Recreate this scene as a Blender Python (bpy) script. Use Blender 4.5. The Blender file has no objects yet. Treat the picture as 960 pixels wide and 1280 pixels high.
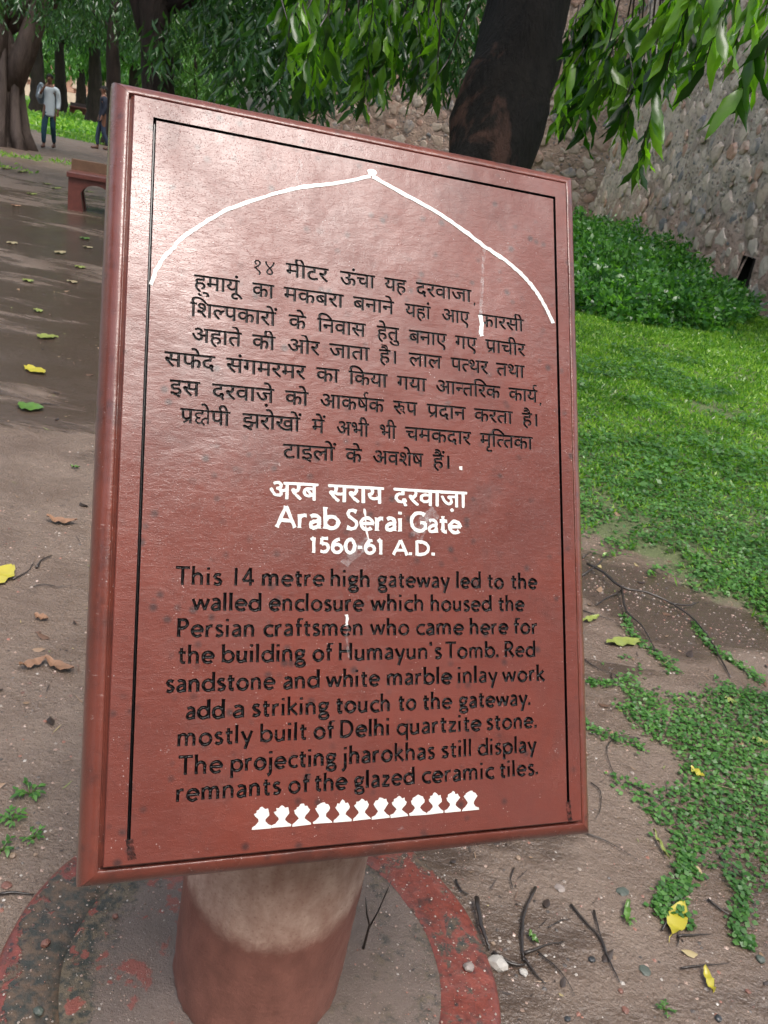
import bpy, bmesh, math, random
import numpy as np
from mathutils import Vector, Matrix, noise
from mathutils.geometry import delaunay_2d_cdt
random.seed(7); RNG = np.random.default_rng(7)
SC = bpy.context.scene; COL = SC.collection
PI = math.pi

# ------------------------------------------------------------------ camera
F_PX, CX, CY, H = 1043.0, 480.0, 640.0, 1.5
ROLL, PITCH = math.radians(11), math.radians(23.107)
_s, _c = math.sin(ROLL), math.cos(ROLL); _sp, _cp = math.sin(PITCH), math.cos(PITCH)
UPC = np.array([_s*_cp, _c*_cp, _sp])                 # world up seen from the camera
_f = np.array([0, 0, -1.0]); _y = _f - UPC*np.dot(_f, UPC); _y /= np.linalg.norm(_y)
RM = np.array([np.cross(_y, UPC), _y, UPC])           # world = RM @ camera
CAMP = np.array([0, 0, H])
def ray(px, py): return RM @ np.array([(px-CX)/F_PX, -(py-CY)/F_PX, -1.0])
def at(px, py, depth): return Vector(CAMP + ray(px, py)*depth)
def ground(px, py, z=0.0):
    r = ray(px, py); return Vector(CAMP + r*((z-H)/r[2]))
cam = bpy.data.cameras.new('camera'); camo = bpy.data.objects.new('camera', cam); COL.objects.link(camo)
camo.matrix_world = Matrix.Translation(Vector(CAMP)) @ Matrix([list(r) for r in RM]).to_4x4()
cam.sensor_fit = 'VERTICAL'; cam.sensor_height = 36; cam.lens = 36*F_PX/1280
cam.clip_start = 0.02; cam.clip_end = 1500
cam.dof.use_dof = True; cam.dof.focus_distance = 1.35; cam.dof.aperture_fstop = 17
SC.camera = camo
# ------------------------------------------------------------------ sky, sun, exposure
SUN_EL, SUN_AZ = math.radians(65), math.radians(150)
w = bpy.data.worlds.new('World'); SC.world = w; w.use_nodes = True
nt = w.node_tree; nt.nodes.clear()
out = nt.nodes.new('ShaderNodeOutputWorld'); bg = nt.nodes.new('ShaderNodeBackground')
sky = nt.nodes.new('ShaderNodeTexSky'); sky.sky_type = 'NISHITA'; sky.sun_disc = False
sky.sun_elevation = SUN_EL; sky.sun_rotation = SUN_AZ; sky.air_density = 1.2; sky.dust_density = 6.0; sky.ozone_density = 1.0
hs = nt.nodes.new('ShaderNodeHueSaturation'); hs.inputs['Saturation'].default_value = 0.65; hs.inputs['Value'].default_value = 1.0
nt.links.new(sky.outputs[0], hs.inputs['Color']); nt.links.new(hs.outputs[0], bg.inputs[0])
bg.inputs[1].default_value = 0.15; nt.links.new(bg.outputs[0], out.inputs[0])
sl = bpy.data.lights.new('sun', 'SUN'); sl.energy = 0.75; sl.angle = math.radians(24); sl.color = (1, .99, .985)
so = bpy.data.objects.new('sun', sl); COL.objects.link(so)
# sun_rotation is clockwise from +Y; the lamp must come from the same direction
sd = Vector((math.sin(SUN_AZ)*math.cos(SUN_EL), math.cos(SUN_AZ)*math.cos(SUN_EL), math.sin(SUN_EL)))
so.rotation_euler = sd.to_track_quat('Z', 'Y').to_euler()
SC.view_settings.view_transform = 'Standard'; SC.view_settings.look = 'None'
SC.view_settings.exposure = 1.2; SC.view_settings.gamma = 1
SC.cycles.max_bounces = 6; SC.cycles.transparent_max_bounces = 6
SC.cycles.use_denoising = True

# ------------------------------------------------------------------ helpers
def link(o, parent=None):
    COL.objects.link(o)
    if parent: o.parent = parent
    return o
def tag(o, label=None, cat=None, group=None, kind=None):
    if label: o['label'] = label
    if cat: o['category'] = cat
    if group: o['group'] = group
    if kind: o['kind'] = kind
    return o
def empty(name, loc=(0, 0, 0), rz=0):
    o = bpy.data.objects.new(name, None); o.location = loc; o.rotation_euler = (0, 0, rz); o.empty_display_size = .1
    return link(o)
def np_mesh(name, V, F, mats, parent=None, smooth=True, mi=None):
    """V (n,3); F list of index arrays, each (m,k)"""
    me = bpy.data.meshes.new(name); V = np.asarray(V, dtype=np.float32)
    me.vertices.add(len(V)); me.vertices.foreach_set('co', V.ravel())
    if not isinstance(F, list): F = [F]
    F = [np.asarray(f, dtype=np.int32) for f in F if len(f)]
    loops = np.concatenate([f.ravel() for f in F]); tot = np.concatenate([np.full(len(f), f.shape[1], np.int32) for f in F])
    st = np.concatenate([[0], np.cumsum(tot)[:-1]]).astype(np.int32)
    me.loops.add(len(loops)); me.loops.foreach_set('vertex_index', loops)
    me.polygons.add(len(tot)); me.polygons.foreach_set('loop_start', st)
    me.polygons.foreach_set('use_smooth', np.full(len(tot), smooth))
    for m in (mats if isinstance(mats, (list, tuple)) else [mats]): me.materials.append(m)
    if mi is not None: me.polygons.foreach_set('material_index', np.asarray(mi, np.int32))
    me.update(calc_edges=True); me.validate()
    return link(bpy.data.objects.new(name, me), parent)
class MB:
    """collects simple shapes into one mesh"""
    def __init__(s): s.v = []; s.f = []
    def add(s, vs, fs):
        n = len(s.v); s.v += [tuple(v) for v in vs]; s.f += [tuple(i+n for i in f) for f in fs]; return s
    def box(s, c, d, rz=0, bev=0.0):
        bm = bmesh.new(); bmesh.ops.create_cube(bm, size=1)
        for v in bm.verts: v.co = Vector((v.co.x*d[0], v.co.y*d[1], v.co.z*d[2]))
        if bev: bmesh.ops.bevel(bm, geom=bm.edges[:], offset=bev, segments=2, affect='EDGES', profile=.6)
        R = Matrix.Rotation(rz, 4, 'Z'); T = Matrix.Translation(c) @ R
        bm.verts.ensure_lookup_table(); n = {v: i for i, v in enumerate(bm.verts)}
        s.add([T @ v.co for v in bm.verts], [[n[v] for v in f.verts] for f in bm.faces]); bm.free(); return s
    def tube(s, pts, rad, seg=8, cap=True, rough=0.0, flute=None):
        pts = [Vector(p) for p in pts]; n0 = len(s.v); N = len(pts)
        if not hasattr(rad, '__len__'): rad = [rad]*N
        up = Vector((0, 0, 1)); prev = None
        for i, p in enumerate(pts):
            t = (pts[min(i+1, N-1)]-pts[max(i-1, 0)]).normalized()
            if prev is None:
                a = t.orthogonal().normalized() if abs(t.z) < .98 else Vector((1, 0, 0))
                a = (a - t*a.dot(t)).normalized()
            else: a = (prev - t*prev.dot(t)).normalized()
            prev = a; b = t.cross(a)
            for k in range(seg):
                an = 2*PI*k/seg; r = rad[i]
                if flute: r *= flute(an, i/(N-1))
                if rough:
                    q = p + (a*math.cos(an)+b*math.sin(an))*r
                    r *= 1+rough*noise.noise(q*3.0/max(.08, rad[i])*.35)
                s.v.append(tuple(p + (a*math.cos(an)+b*math.sin(an))*r))
        for i in range(N-1):
            for k in range(seg):
                k2 = (k+1) % seg
                s.f.append((n0+i*seg+k, n0+i*seg+k2, n0+(i+1)*seg+k2, n0+(i+1)*seg+k))
        if cap:
            s.f.append(tuple(n0+k for k in range(seg))[::-1]); s.f.append(tuple(n0+(N-1)*seg+k for k in range(seg)))
        return s
    def build(s, name, mat, parent=None, smooth=True):
        me = bpy.data.meshes.new(name); me.from_pydata(s.v, [], s.f); me.materials.append(mat)
        for p in me.polygons: p.use_smooth = smooth
        me.update(); return link(bpy.data.objects.new(name, me), parent)

# ------------------------------------------------------------------ material helpers
class M:
    def __init__(s, name):
        s.m = bpy.data.materials.new(name); s.m.use_nodes = True; s.t = s.m.node_tree; s.t.nodes.clear()
        s.o = s.n('ShaderNodeOutputMaterial'); s.b = s.n('ShaderNodeBsdfPrincipled'); s.l(s.b.outputs[0], s.o.inputs[0])
    def n(s, ty, **k):
        n = s.t.nodes.new(ty)
        for a, b in k.items(): setattr(n, a, b)
        return n
    def l(s, a, b): s.t.links.new(a, b)
    def set(s, inp, v):
        i = s.b.inputs[inp] if isinstance(inp, str) else inp
        if hasattr(v, 'is_output') or isinstance(v, bpy.types.NodeSocket): s.l(v, i)
        else:
            if isinstance(v, tuple) and len(v) == 3: v = (*v, 1)
            i.default_value = v
    def co(s, kind='Object'): 
        if kind == 'World': return s.n('ShaderNodeNewGeometry').outputs['Position']
        return s.n('ShaderNodeTexCoord').outputs[kind]
    def map(s, co, scale=(1, 1, 1), rot=(0, 0, 0), loc=(0, 0, 0)):
        n = s.n('ShaderNodeMapping'); s.l(co, n.inputs[0]); n.inputs['Scale'].default_value = scale; n.inputs['Rotation'].default_value = rot; n.inputs['Location'].default_value = loc
        return n.outputs[0]
    def noise(s, co, scale, detail=4, rough=.55, dist=0, out='Fac'):
        n = s.n('ShaderNodeTexNoise'); s.l(co, n.inputs['Vector']); n.inputs['Scale'].default_value = scale
        n.inputs['Detail'].default_value = detail; n.inputs['Roughness'].default_value = rough; n.inputs['Distortion'].default_value = dist
        return n.outputs[out]
    def vor(s, co, scale, feat='F1', out='Distance', rnd=1.0):
        n = s.n('ShaderNodeTexVoronoi', feature=feat); s.l(co, n.inputs['Vector']); n.inputs['Scale'].default_value = scale; n.inputs['Randomness'].default_value = rnd
        return n.outputs[out]
    def ramp(s, fac, stops, interp='LINEAR'):
        n = s.n('ShaderNodeValToRGB'); s.l(fac, n.inputs[0]); e = n.color_ramp.elements; n.color_ramp.interpolation = interp
        while len(e) < len(stops): e.new(.5)
        for el, (p, c) in zip(e, stops):
            el.position = p; el.color = (c, c, c, 1) if not hasattr(c, '__len__') else (*c, 1)
        return n.outputs[0]
    def math(s, op, a, b=0.0, c=0.0, clamp=False):
        n = s.n('ShaderNodeMath', operation=op); n.use_clamp = clamp
        for i, v in enumerate((a, b, c)):
            if hasattr(v, 'is_linked'): s.l(v, n.inputs[i])
            else: n.inputs[i].default_value = v
        return n.outputs[0]
    def mix(s, fac, a, b, blend='MIX'):
        n = s.n('ShaderNodeMix', data_type='RGBA', blend_type=blend)
        for i, v in ((0, fac), (6, a), (7, b)):
            if hasattr(v, 'is_linked'): s.l(v, n.inputs[i])
            else: n.inputs[i].default_value = (*v, 1) if isinstance(v, tuple) and len(v) == 3 else v
        return n.outputs[2]
    def attr(s, name): 
        n = s.n('ShaderNodeAttribute'); n.attribute_name = name; return n.outputs['Fac']
    def sep(s, co):
        n = s.n('ShaderNodeSeparateXYZ'); s.l(co, n.inputs[0]); return n.outputs
    def bump(s, h, strength=.5, dist=.01, prev=None):
        n = s.n('ShaderNodeBump'); s.l(h, n.inputs['Height']); n.inputs['Strength'].default_value = strength; n.inputs['Distance'].default_value = dist
        if prev is not None: s.l(prev, n.inputs['Normal'])
        return n.outputs[0]
    def island(s): return s.n('ShaderNodeNewGeometry').outputs['Random Per Island']
    def orand(s): return s.n('ShaderNodeObjectInfo').outputs['Random']

def mat_stone_paint(name, c1, c2, dark=.5, rough=.3, spots=True, grain=(1, 1, 1), coat=.7, bumpd=.0016):
    m = M(name); co = m.co('Object')
    n1 = m.noise(co, 5, 5, .6); n2 = m.noise(co, 60, 4, .6)
    c = m.mix(m.ramp(n1, [(.3, 0), (.7, 1)]), c1, c2)
    if spots:
        sp = m.vor(m.map(co, (1, 1, 1)), 42, 'F1'); big = m.noise(co, 14, 2, .5)
        k = m.math('MULTIPLY', m.ramp(sp, [(.10, 1), (.30, 0)]), m.ramp(big, [(.46, 0), (.58, 1)])); k = m.math('MAXIMUM', k, m.math('MULTIPLY', m.ramp(m.noise(co, 7, 6, .7, .6), [(.56, 0), (.74, 1)]), .55))
        c = m.mix(m.math('MULTIPLY', k, dark), c, (.03, .016, .016))
        pale = m.math('MULTIPLY', m.ramp(m.vor(co, 170), [(.08, 1), (.16, 0)]), m.ramp(m.noise(co, 25, 2), [(.55, 0), (.62, 1)]))
        c = m.mix(m.math('MULTIPLY', pale, .55), c, (.5, .42, .40))
    c = m.mix(m.math('MULTIPLY', m.ramp(n2, [(.4, 0), (.8, 1)]), .25), c, (.08, .03, .025))
    m.set('Base Color', c)
    if not spots or name.endswith('border'):
        sc_ = m.ramp(m.noise(m.map(co, (1, 3, 1)), 38, 5, .7, .4), [(.66, 0), (.72, .55)]); c = m.mix(sc_, c, (.42, .30, .27))
        c = m.mix(m.math('MULTIPLY', m.ramp(m.noise(co, 12, 5, .7), [(.5, 0), (.68, 1)]), .6), c, (.045, .022, .020)); m.set('Base Color', c)
    m.set('Roughness', m.ramp(m.noise(co, 9, 4, .6), [(.3, rough-.08), (.7, rough+.12)]))
    m.set('Specular IOR Level', .3); wetn = m.noise(m.map(co, (1, .6, 1)), 4.5, 6, .62, .5); m.set('Coat Weight', m.ramp(wetn, [(.36, coat*.35), (.62, min(1, coat*1.35))])); m.set('Coat Roughness', m.ramp(m.noise(co, 6.5, 5, .6, .4), [(.38, .12), (.64, .30)])); m.set('Coat IOR', 1.5)
    br = m.noise(m.map(co, grain, (0, 0, .6)), 130, 3, .6, .6); dr = m.vor(co, 420)
    fine = m.noise(co, 520, 3, .65); h = m.math('ADD', m.math('MULTIPLY', br, .55), m.math('MULTIPLY', m.ramp(dr, [(.05, 1), (.3, 0)]), .25)); h = m.math('ADD', h, m.math('MULTIPLY', m.noise(co, 14, 3), 2.6)); h = m.math('ADD', h, m.math('MULTIPLY', fine, .30))
    m.set('Normal', m.bump(h, .5, bumpd)); m.set(m.b.inputs['Coat Normal'], m.bump(h, .38, bumpd))
    return m.m
RED1, RED2 = (.150, .034, .0225), (.103, .0235, .017)
MAT_FACE = mat_stone_paint('red_painted_sandstone_face', RED1, RED2, .8, .42, grain=(.35, 1, 1))
MAT_FRAME = mat_stone_paint('red_painted_sandstone_border', (.155, .040, .026), (.110, .028, .020), .55, .3, grain=(.35, 1, 1), bumpd=.0016)
def mat_flat(name, c, rough=.5, bs=60, bd=.002, spec=.5, coat=0, var=.35, c2=None):
    m = M(name); co = m.co('Object')
    m.set('Base Color', m.mix(m.ramp(m.noise(co, bs*.3, 4), [(.3, 0), (.7, 1)]), c, c2 or tuple(x*(1-var) for x in c)))
    m.set('Roughness', rough); m.set('Specular IOR Level', spec); m.set('Coat Weight', coat); m.set('Coat Roughness', .08)
    m.set('Normal', m.bump(m.noise(co, bs, 4, .6), .5, bd)); return m.m
MAT_BLACK = mat_flat('black_enamel', (.002, .002, .0025), .30, 420, .0010, .2, .30)
MAT_WHITE = mat_flat('white_enamel', (.64, .64, .61), .45, 300, .0006, .5, .2, .08)
# ------------------------------------------------------------------ the sign: plane axes
_R = np.array([0.92718983, 0.37459181, 0.0]); _U = np.array([-0.19676074, 0.48702227, 0.85093743])
_a = -0.0098
R_ = _R*math.cos(_a)+_U*math.sin(_a); U_ = _U*math.cos(_a)-_R*math.sin(_a); N_ = np.cross(R_, U_)
O_ = np.array([-0.06794356, 1.07018792, 1.0778577])
SIGNM = Matrix([[R_[0], U_[0], N_[0], O_[0]], [R_[1], U_[1], N_[1], O_[1]], [R_[2], U_[2], N_[2], O_[2]], [0, 0, 0, 1]])
def on(px, py, dz=0.0):
    q = ray(px, py); t = np.dot(O_+dz*N_-CAMP, N_)/np.dot(q, N_); P = CAMP+t*q-O_
    return float(P @ R_), float(P @ U_)
A0, A1, B0, B1 = -.2895, .3735, -.4825, .5010
sign = empty('sign_board'); tag(sign, 'tilted red sandstone board with carved Hindi and English text, on a round post', 'sign')
board = empty('board_frame_origin')
bpy.data.objects.remove(board)
sign.matrix_world = SIGNM
# frame: sweep of a moulding profile round the rectangle
def moulding(e0, e1):
    prof = [(-.012, -.0110), (.0042, -.0112), (.0048, -.0150), (.0064, -.0150), (.0070, -.0085)]
    for i in range(11):
        t = i/10*PI/2; prof.append((.0075+.0225*math.sin(t), -.0080-.032*(1-math.cos(t))))
    prof += [(.0302, -.055), (.0302, -.076), (.026, -.080), (-.05, -.080)]
    N = 90; V = []; fs = []
    ca, cb = ((A0, A1), (B0, B1))
    cor = [(A0, B1, -1, 1), (A1, B1, 1, 1), (A1, B0, 1, -1), (A0, B0, -1, -1)]
    x0, y0, sx0, sy0 = cor[e0]; x1, y1, sx1, sy1 = cor[e1]
    for i in range(N+1):
        t = i/N
        for (wd, dz) in prof:
            x = (x0+sx0*wd)*(1-t)+(x1+sx1*wd)*t; y = (y0+sy0*wd)*(1-t)+(y1+sy1*wd)*t
            k = noise.noise(Vector((x*22, y*22, dz*30+e0*7)))*.0009+noise.noise(Vector((x*90, y*90, dz*90)))*.00035
            chip = noise.noise(Vector((x*28+9, y*28, e0*5)))
            if wd > .02 and dz > -.05 and chip > .52: k -= (chip-.52)*.02
            V.append((x+sx0*0, y, dz+k) if wd < .03 else (x, y, dz+k))
    P = len(prof); F = []
    for i in range(N):
        for j in range(P-1): F.append((i*P+j, i*P+j+1, (i+1)*P+j+1, (i+1)*P+j))
    return V, F
for (e0, e1, lb) in ((0, 1, None), (1, 2, None), (2, 3, None), (3, 0, None)):
    V, F = moulding(e0, e1)
    np_mesh('moulding', V, np.array(F), MAT_FRAME, sign)
MB().box((.042, .009, -.070), (A1-A0-.03, B1-B0-.03, .019)).build('back_slab', MAT_FRAME, sign, False)

# ---------- glyphs
def fallback_outline(ch):
    cu = bpy.data.curves.new('t', 'FONT'); cu.body = ch; cu.size = 1
    o = bpy.data.objects.new('t', cu); COL.objects.link(o); bpy.context.view_layer.update()
    dg = bpy.context.evaluated_depsgraph_get(); c = o.evaluated_get(dg).to_curve(dg); cs = []
    for s in c.splines:
        P = s.bezier_points; n = len(P); pts = []
        for i in range(n):
            a, b = P[i], P[(i+1) % n]; p0, p1, p2, p3 = a.co, a.handle_right, b.handle_left, b.co
            straight = abs((p1-p0).cross(p3-p0).z)+abs((p2-p3).cross(p0-p3).z) < 1e-5
            for t in ((0,) if straight else (0, .33, .67)):
                q = p0*(1-t)**3+p1*3*t*(1-t)**2+p2*3*t*t*(1-t)+p3*t**3; pts.append((q.x, q.y))
        cs.append(np.array(pts))
    bpy.data.objects.remove(o); bpy.data.curves.remove(cu); return cs
_cache = {}
def outline(ch):
    if ch not in _cache:
        cs = fallback_outline(ch); two = fallback_outline(ch+'क'); mx = max(c[:, 0].max() for c in two)
        _cache[ch] = (cs, mx-.777 if ch not in 'ुूृेै्ं़' else 0.0)
    return _cache[ch]
def area(c): x, y = c[:, 0], c[:, 1]; return .5*np.sum(x*np.roll(y, -1)-np.roll(x, -1)*y)
def clipx(c, xc):
    o = []; n = len(c)
    for i in range(n):
        p, q = c[i], c[(i+1) % n]; pi, qi = p[0] <= xc, q[0] <= xc
        if pi: o.append(p)
        if pi != qi: t = (xc-p[0])/(q[0]-p[0]); o.append(p+(q-p)*t)
    return np.array(o)
def crom(pts, k=4):
    pts = [np.array(p, float) for p in pts]
    if len(pts) < 3: return pts
    P = [2*pts[0]-pts[1]]+pts+[2*pts[-1]-pts[-2]]; o = []
    for i in range(1, len(P)-2):
        for j in range(k):
            t = j/k; a, b, c, d = P[i-1:i+3]
            o.append(.5*((2*b)+(-a+c)*t+(2*a-5*b+4*c-d)*t*t+(-a+3*b-3*c+d)*t**3))
    return o+[pts[-1]]
def ribbon(pts, sw, flare=0.0):
    p = [np.array(q, float) for q in pts]; n = len(p); Lf = []; Rt = []
    for i in range(n):
        t = p[min(i+1, n-1)]-p[max(i-1, 0)]; t /= (np.linalg.norm(t)+1e-9); m = np.array([-t[1], t[0]])
        h = sw/2*(1+flare*(1 if i in (0, n-1) else 0))
        if n > 2 and 0 < i < n-1:
            t1 = p[i]-p[i-1]; t2 = p[i+1]-p[i]; cs = np.dot(t1, t2)/(np.linalg.norm(t1)*np.linalg.norm(t2)+1e-9)
            h /= max(.75, math.sqrt(max(.1, (1+cs)/2)))
        e = t*0.0
        Lf.append(p[i]+m*h+e); Rt.append(p[i]-m*h+e)
    c = np.array(Rt+Lf[::-1]); c = c+RNG.normal(0, sw*.035, c.shape); return c if area(c) > 0 else c[::-1]
def arc(cx, cy, rx, ry, a0, a1, n=10):
    return [(cx+rx*math.cos(math.radians(a0+(a1-a0)*i/n)), cy+ry*math.sin(math.radians(a0+(a1-a0)*i/n))) for i in range(n+1)]
X = .64
ST = lambda x, y0=0, y1=1.0: [(x, y0), (x, y1)]
LAT = {  # advance, smooth strokes, straight strokes
 'a': (.52, [[(.09, .56), (.18, .62), (.28, .62), (.38, .56), (.41, .44), (.41, .2)], [(.41, .38), (.24, .35), (.11, .26), (.08, .15), (.14, .06), (.25, .05), (.36, .11), (.42, .2)]], [ST(.41, 0, .46)]),
 'b': (.66, [arc(.34, .32, .25, .28, 150, 0), arc(.34, .32, .25, .28, 5, -150)], [ST(.09, .02, 1.04)]),
 'c': (.52, [arc(.36, .32, .27, .285, 52, 308, 14)], []),
 'd': (.68, [arc(.32, .32, .25, .28, 30, 185), arc(.32, .32, .25, .28, 175, 330)], [ST(.58, 0, 1.04)]),
 'e': (.62, [arc(.32, .32, .25, .285, 0, 180), arc(.32, .32, .25, .285, 170, 318)], [[(.09, .33), (.6, .33)]]),
 'f': (.36, [[(.17, .6), (.17, .82), (.22, .95), (.32, 1.0), (.42, .98)]], [ST(.17, 0, .7), [(.03, .6), (.36, .6)]]),
 'g': (.58, [arc(.27, .43, .19, .18, 0, 190), arc(.27, .43, .19, .18, 170, 360), [(.17, .28), (.11, .18), (.2, .09), (.38, .06), (.5, .0)], arc(.3, -.13, .22, .15, 60, 235), arc(.3, -.13, .22, .15, 225, 400)], [[(.38, .56), (.56, .59)]]),
 'h': (.60, [[(.09, .42), (.16, .56), (.28, .62), (.4, .58), (.47, .44), (.47, .25)]], [ST(.09, 0, 1.04), ST(.47, 0, .4)]),
 'i': (.24, [], [ST(.10, 0, X), [(.10, .84), (.10, .98)]]),
 'j': (.26, [[(.13, .1), (.13, -.12), (.08, -.26), (-.04, -.32)]], [ST(.13, 0, X), [(.13, .84), (.13, .98)]]),
 'k': (.54, [], [ST(.09, 0, 1.04), [(.47, .64), (.11, .33)], [(.18, .38), (.51, .0)]]),
 'l': (.23, [], [ST(.10, 0, 1.04)]),
 'm': (.92, [[(.09, .42), (.15, .56), (.25, .62), (.37, .58), (.43, .44), (.43, .25)], [(.43, .42), (.5, .56), (.6, .62), (.72, .58), (.78, .44), (.78, .25)]], [ST(.09, 0, X), ST(.43, 0, .4), ST(.78, 0, .4)]),
 'n': (.60, [[(.09, .42), (.16, .56), (.28, .62), (.4, .58), (.47, .44), (.47, .25)]], [ST(.09, 0, X), ST(.47, 0, .4)]),
 'o': (.66, [arc(.33, .32, .25, .285, 0, 185, 12), arc(.33, .32, .25, .285, 175, 360, 12)], []),
 'p': (.66, [arc(.34, .32, .25, .28, 150, 0), arc(.34, .32, .25, .28, 5, -150)], [ST(.09, -.33, X)]),
 'q': (.66, [arc(.32, .32, .25, .28, 30, 185), arc(.32, .32, .25, .28, 175, 330)], [ST(.58, -.33, X)]),
 'r': (.40, [[(.09, .38), (.14, .52), (.23, .6), (.36, .6)]], [ST(.09, 0, X)]),
 's': (.44, [[(.37, .56), (.27, .62), (.15, .6), (.09, .49), (.16, .38), (.29, .32), (.37, .22), (.33, .09), (.2, .04), (.06, .1)]], []),
 't': (.40, [[(.17, .3), (.17, .15), (.23, .06), (.36, .06)]], [ST(.17, .14, .84), [(.03, .6), (.37, .6)]]),
 'u': (.60, [[(.09, .4), (.09, .2), (.15, .08), (.27, .04), (.39, .1), (.47, .24)]], [ST(.09, .25, X), ST(.47, 0, X)]),
 'w': (.84, [], [[(.03, .64), (.22, .03)], [(.22, .03), (.41, .62)], [(.41, .62), (.61, .03)], [(.61, .03), (.79, .64)]]),
 'v': (.56, [], [[(.03, .64), (.27, .03)], [(.27, .03), (.52, .64)]]),
 'x': (.54, [], [[(.04, .64), (.48, 0)], [(.48, .64), (.04, 0)]]),
 'y': (.56, [], [[(.04, .64), (.29, .05)], [(.52, .64), (.2, -.33)]]),
 'z': (.50, [], [[(.06, .58), (.45, .58)], [(.44, .58), (.06, .06)], [(.05, .06), (.46, .06)]]),
 'T': (.66, [], [ST(.34, 0, .96), [(.02, .95), (.66, .95)]]),
 'P': (.60, [arc(.26, .71, .25, .23, 90, -90)], [ST(.10, 0, 1.0), [(.10, .94), (.28, .94)], [(.10, .48), (.28, .48)]]),
 'H': (.80, [], [ST(.10, 0, 1.0), ST(.67, 0, 1.0), [(.1, .52), (.67, .52)]]),
 'D': (.80, [arc(.28, .5, .40, .44, 90, -90, 12)], [ST(.11, 0, 1.0), [(.11, .94), (.3, .94)], [(.11, .06), (.3, .06)]]),
 'R': (.66, [arc(.28, .71, .24, .23, 90, -90)], [ST(.10, 0, 1.0), [(.10, .94), (.3, .94)], [(.10, .48), (.3, .48)], [(.3, .46), (.62, .02)]]),
 'A': (.76, [], [[(.04, .0), (.37, 1.0)], [(.37, 1.0), (.71, 0)], [(.16, .33), (.58, .33)]]),
 'S': (.56, [[(.46, .88), (.34, .95), (.18, .92), (.11, .78), (.17, .63), (.33, .52), (.45, .4), (.49, .25), (.41, .1), (.26, .05), (.08, .11)]], []),
 'G': (.80, [arc(.46, .5, .37, .45, 50, 325, 16)], [[(.5, .46), (.76, .46)], [(.73, .46), (.73, .14)]]),
 '1': (.40, [], [ST(.16, 0, 1.0)]), '4': (.66, [], [[(.44, 1.0), (.44, 0)], [(.44, 1.0), (.06, .28)], [(.05, .28), (.62, .28)]]),
 '5': (.56, [[(.15, .56), (.3, .6), (.44, .5), (.48, .32), (.4, .12), (.24, .05), (.08, .09)]], [[(.14, .95), (.46, .95)], [(.16, .96), (.13, .54)]]),
 '6': (.62, [arc(.32, .32, .23, .27, 0, 185, 12), arc(.32, .32, .23, .27, 175, 360, 12), [(.45, .93), (.26, .85), (.12, .62), (.09, .38)]], []),
 '0': (.64, [arc(.32, .5, .23, .45, 0, 185, 12), arc(.32, .5, .23, .45, 175, 360, 12)], []),
 '-': (.30, [], [[(.03, .42), (.26, .42)]]), '.': (.24, [], [[(.07, .0), (.07, .19)]]), ',': (.24, [], [[(.09, .14), (.03, -.12)]]),
 "'": (.22, [], [[(.08, 1.0), (.08, .76)]]), ' ': (.3, [], []),
}
LAT['!'] = (.42, [], [ST(.22, 0, 1.0), [(.22, .98), (.06, .86)]])     # the flagged figure one of the date
def latin(word, a0, a1, base, cap, sw, flare=0.0, track=.07):
    tot = sum(LAT[c][0] for c in word)+track*(len(word)-1)
    k = (a1-a0)/(tot*1.0); pen = 0; out = []
    for c in word:
        adv, sm, stt = LAT[c]; jy = random.uniform(-.015, .015); jw = sw*random.uniform(.9, 1.1)
        for s in sm:
            pts = [(a0+(pen+x)*k, base+(y+jy)*cap) for x, y in (s if len(s) > 9 else crom(s))]
            out.append(ribbon(pts, jw, flare))
        for s in stt:
            pts = [(a0+(pen+x)*k, base+(y+jy)*cap) for x, y in s]
            if c in '.,i j' and abs(s[0][1]-s[1][1]) < .2:      # dots: squarish blobs
                out.append(ribbon(pts, jw*1.05)); continue
            mid = [tuple(np.array(pts[0])*(1-t)+np.array(pts[1])*t) for t in (0, .12, .5, .88, 1)]
            out.append(ribbon(mid, jw, flare))
        pen += adv+track
    return out
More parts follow.
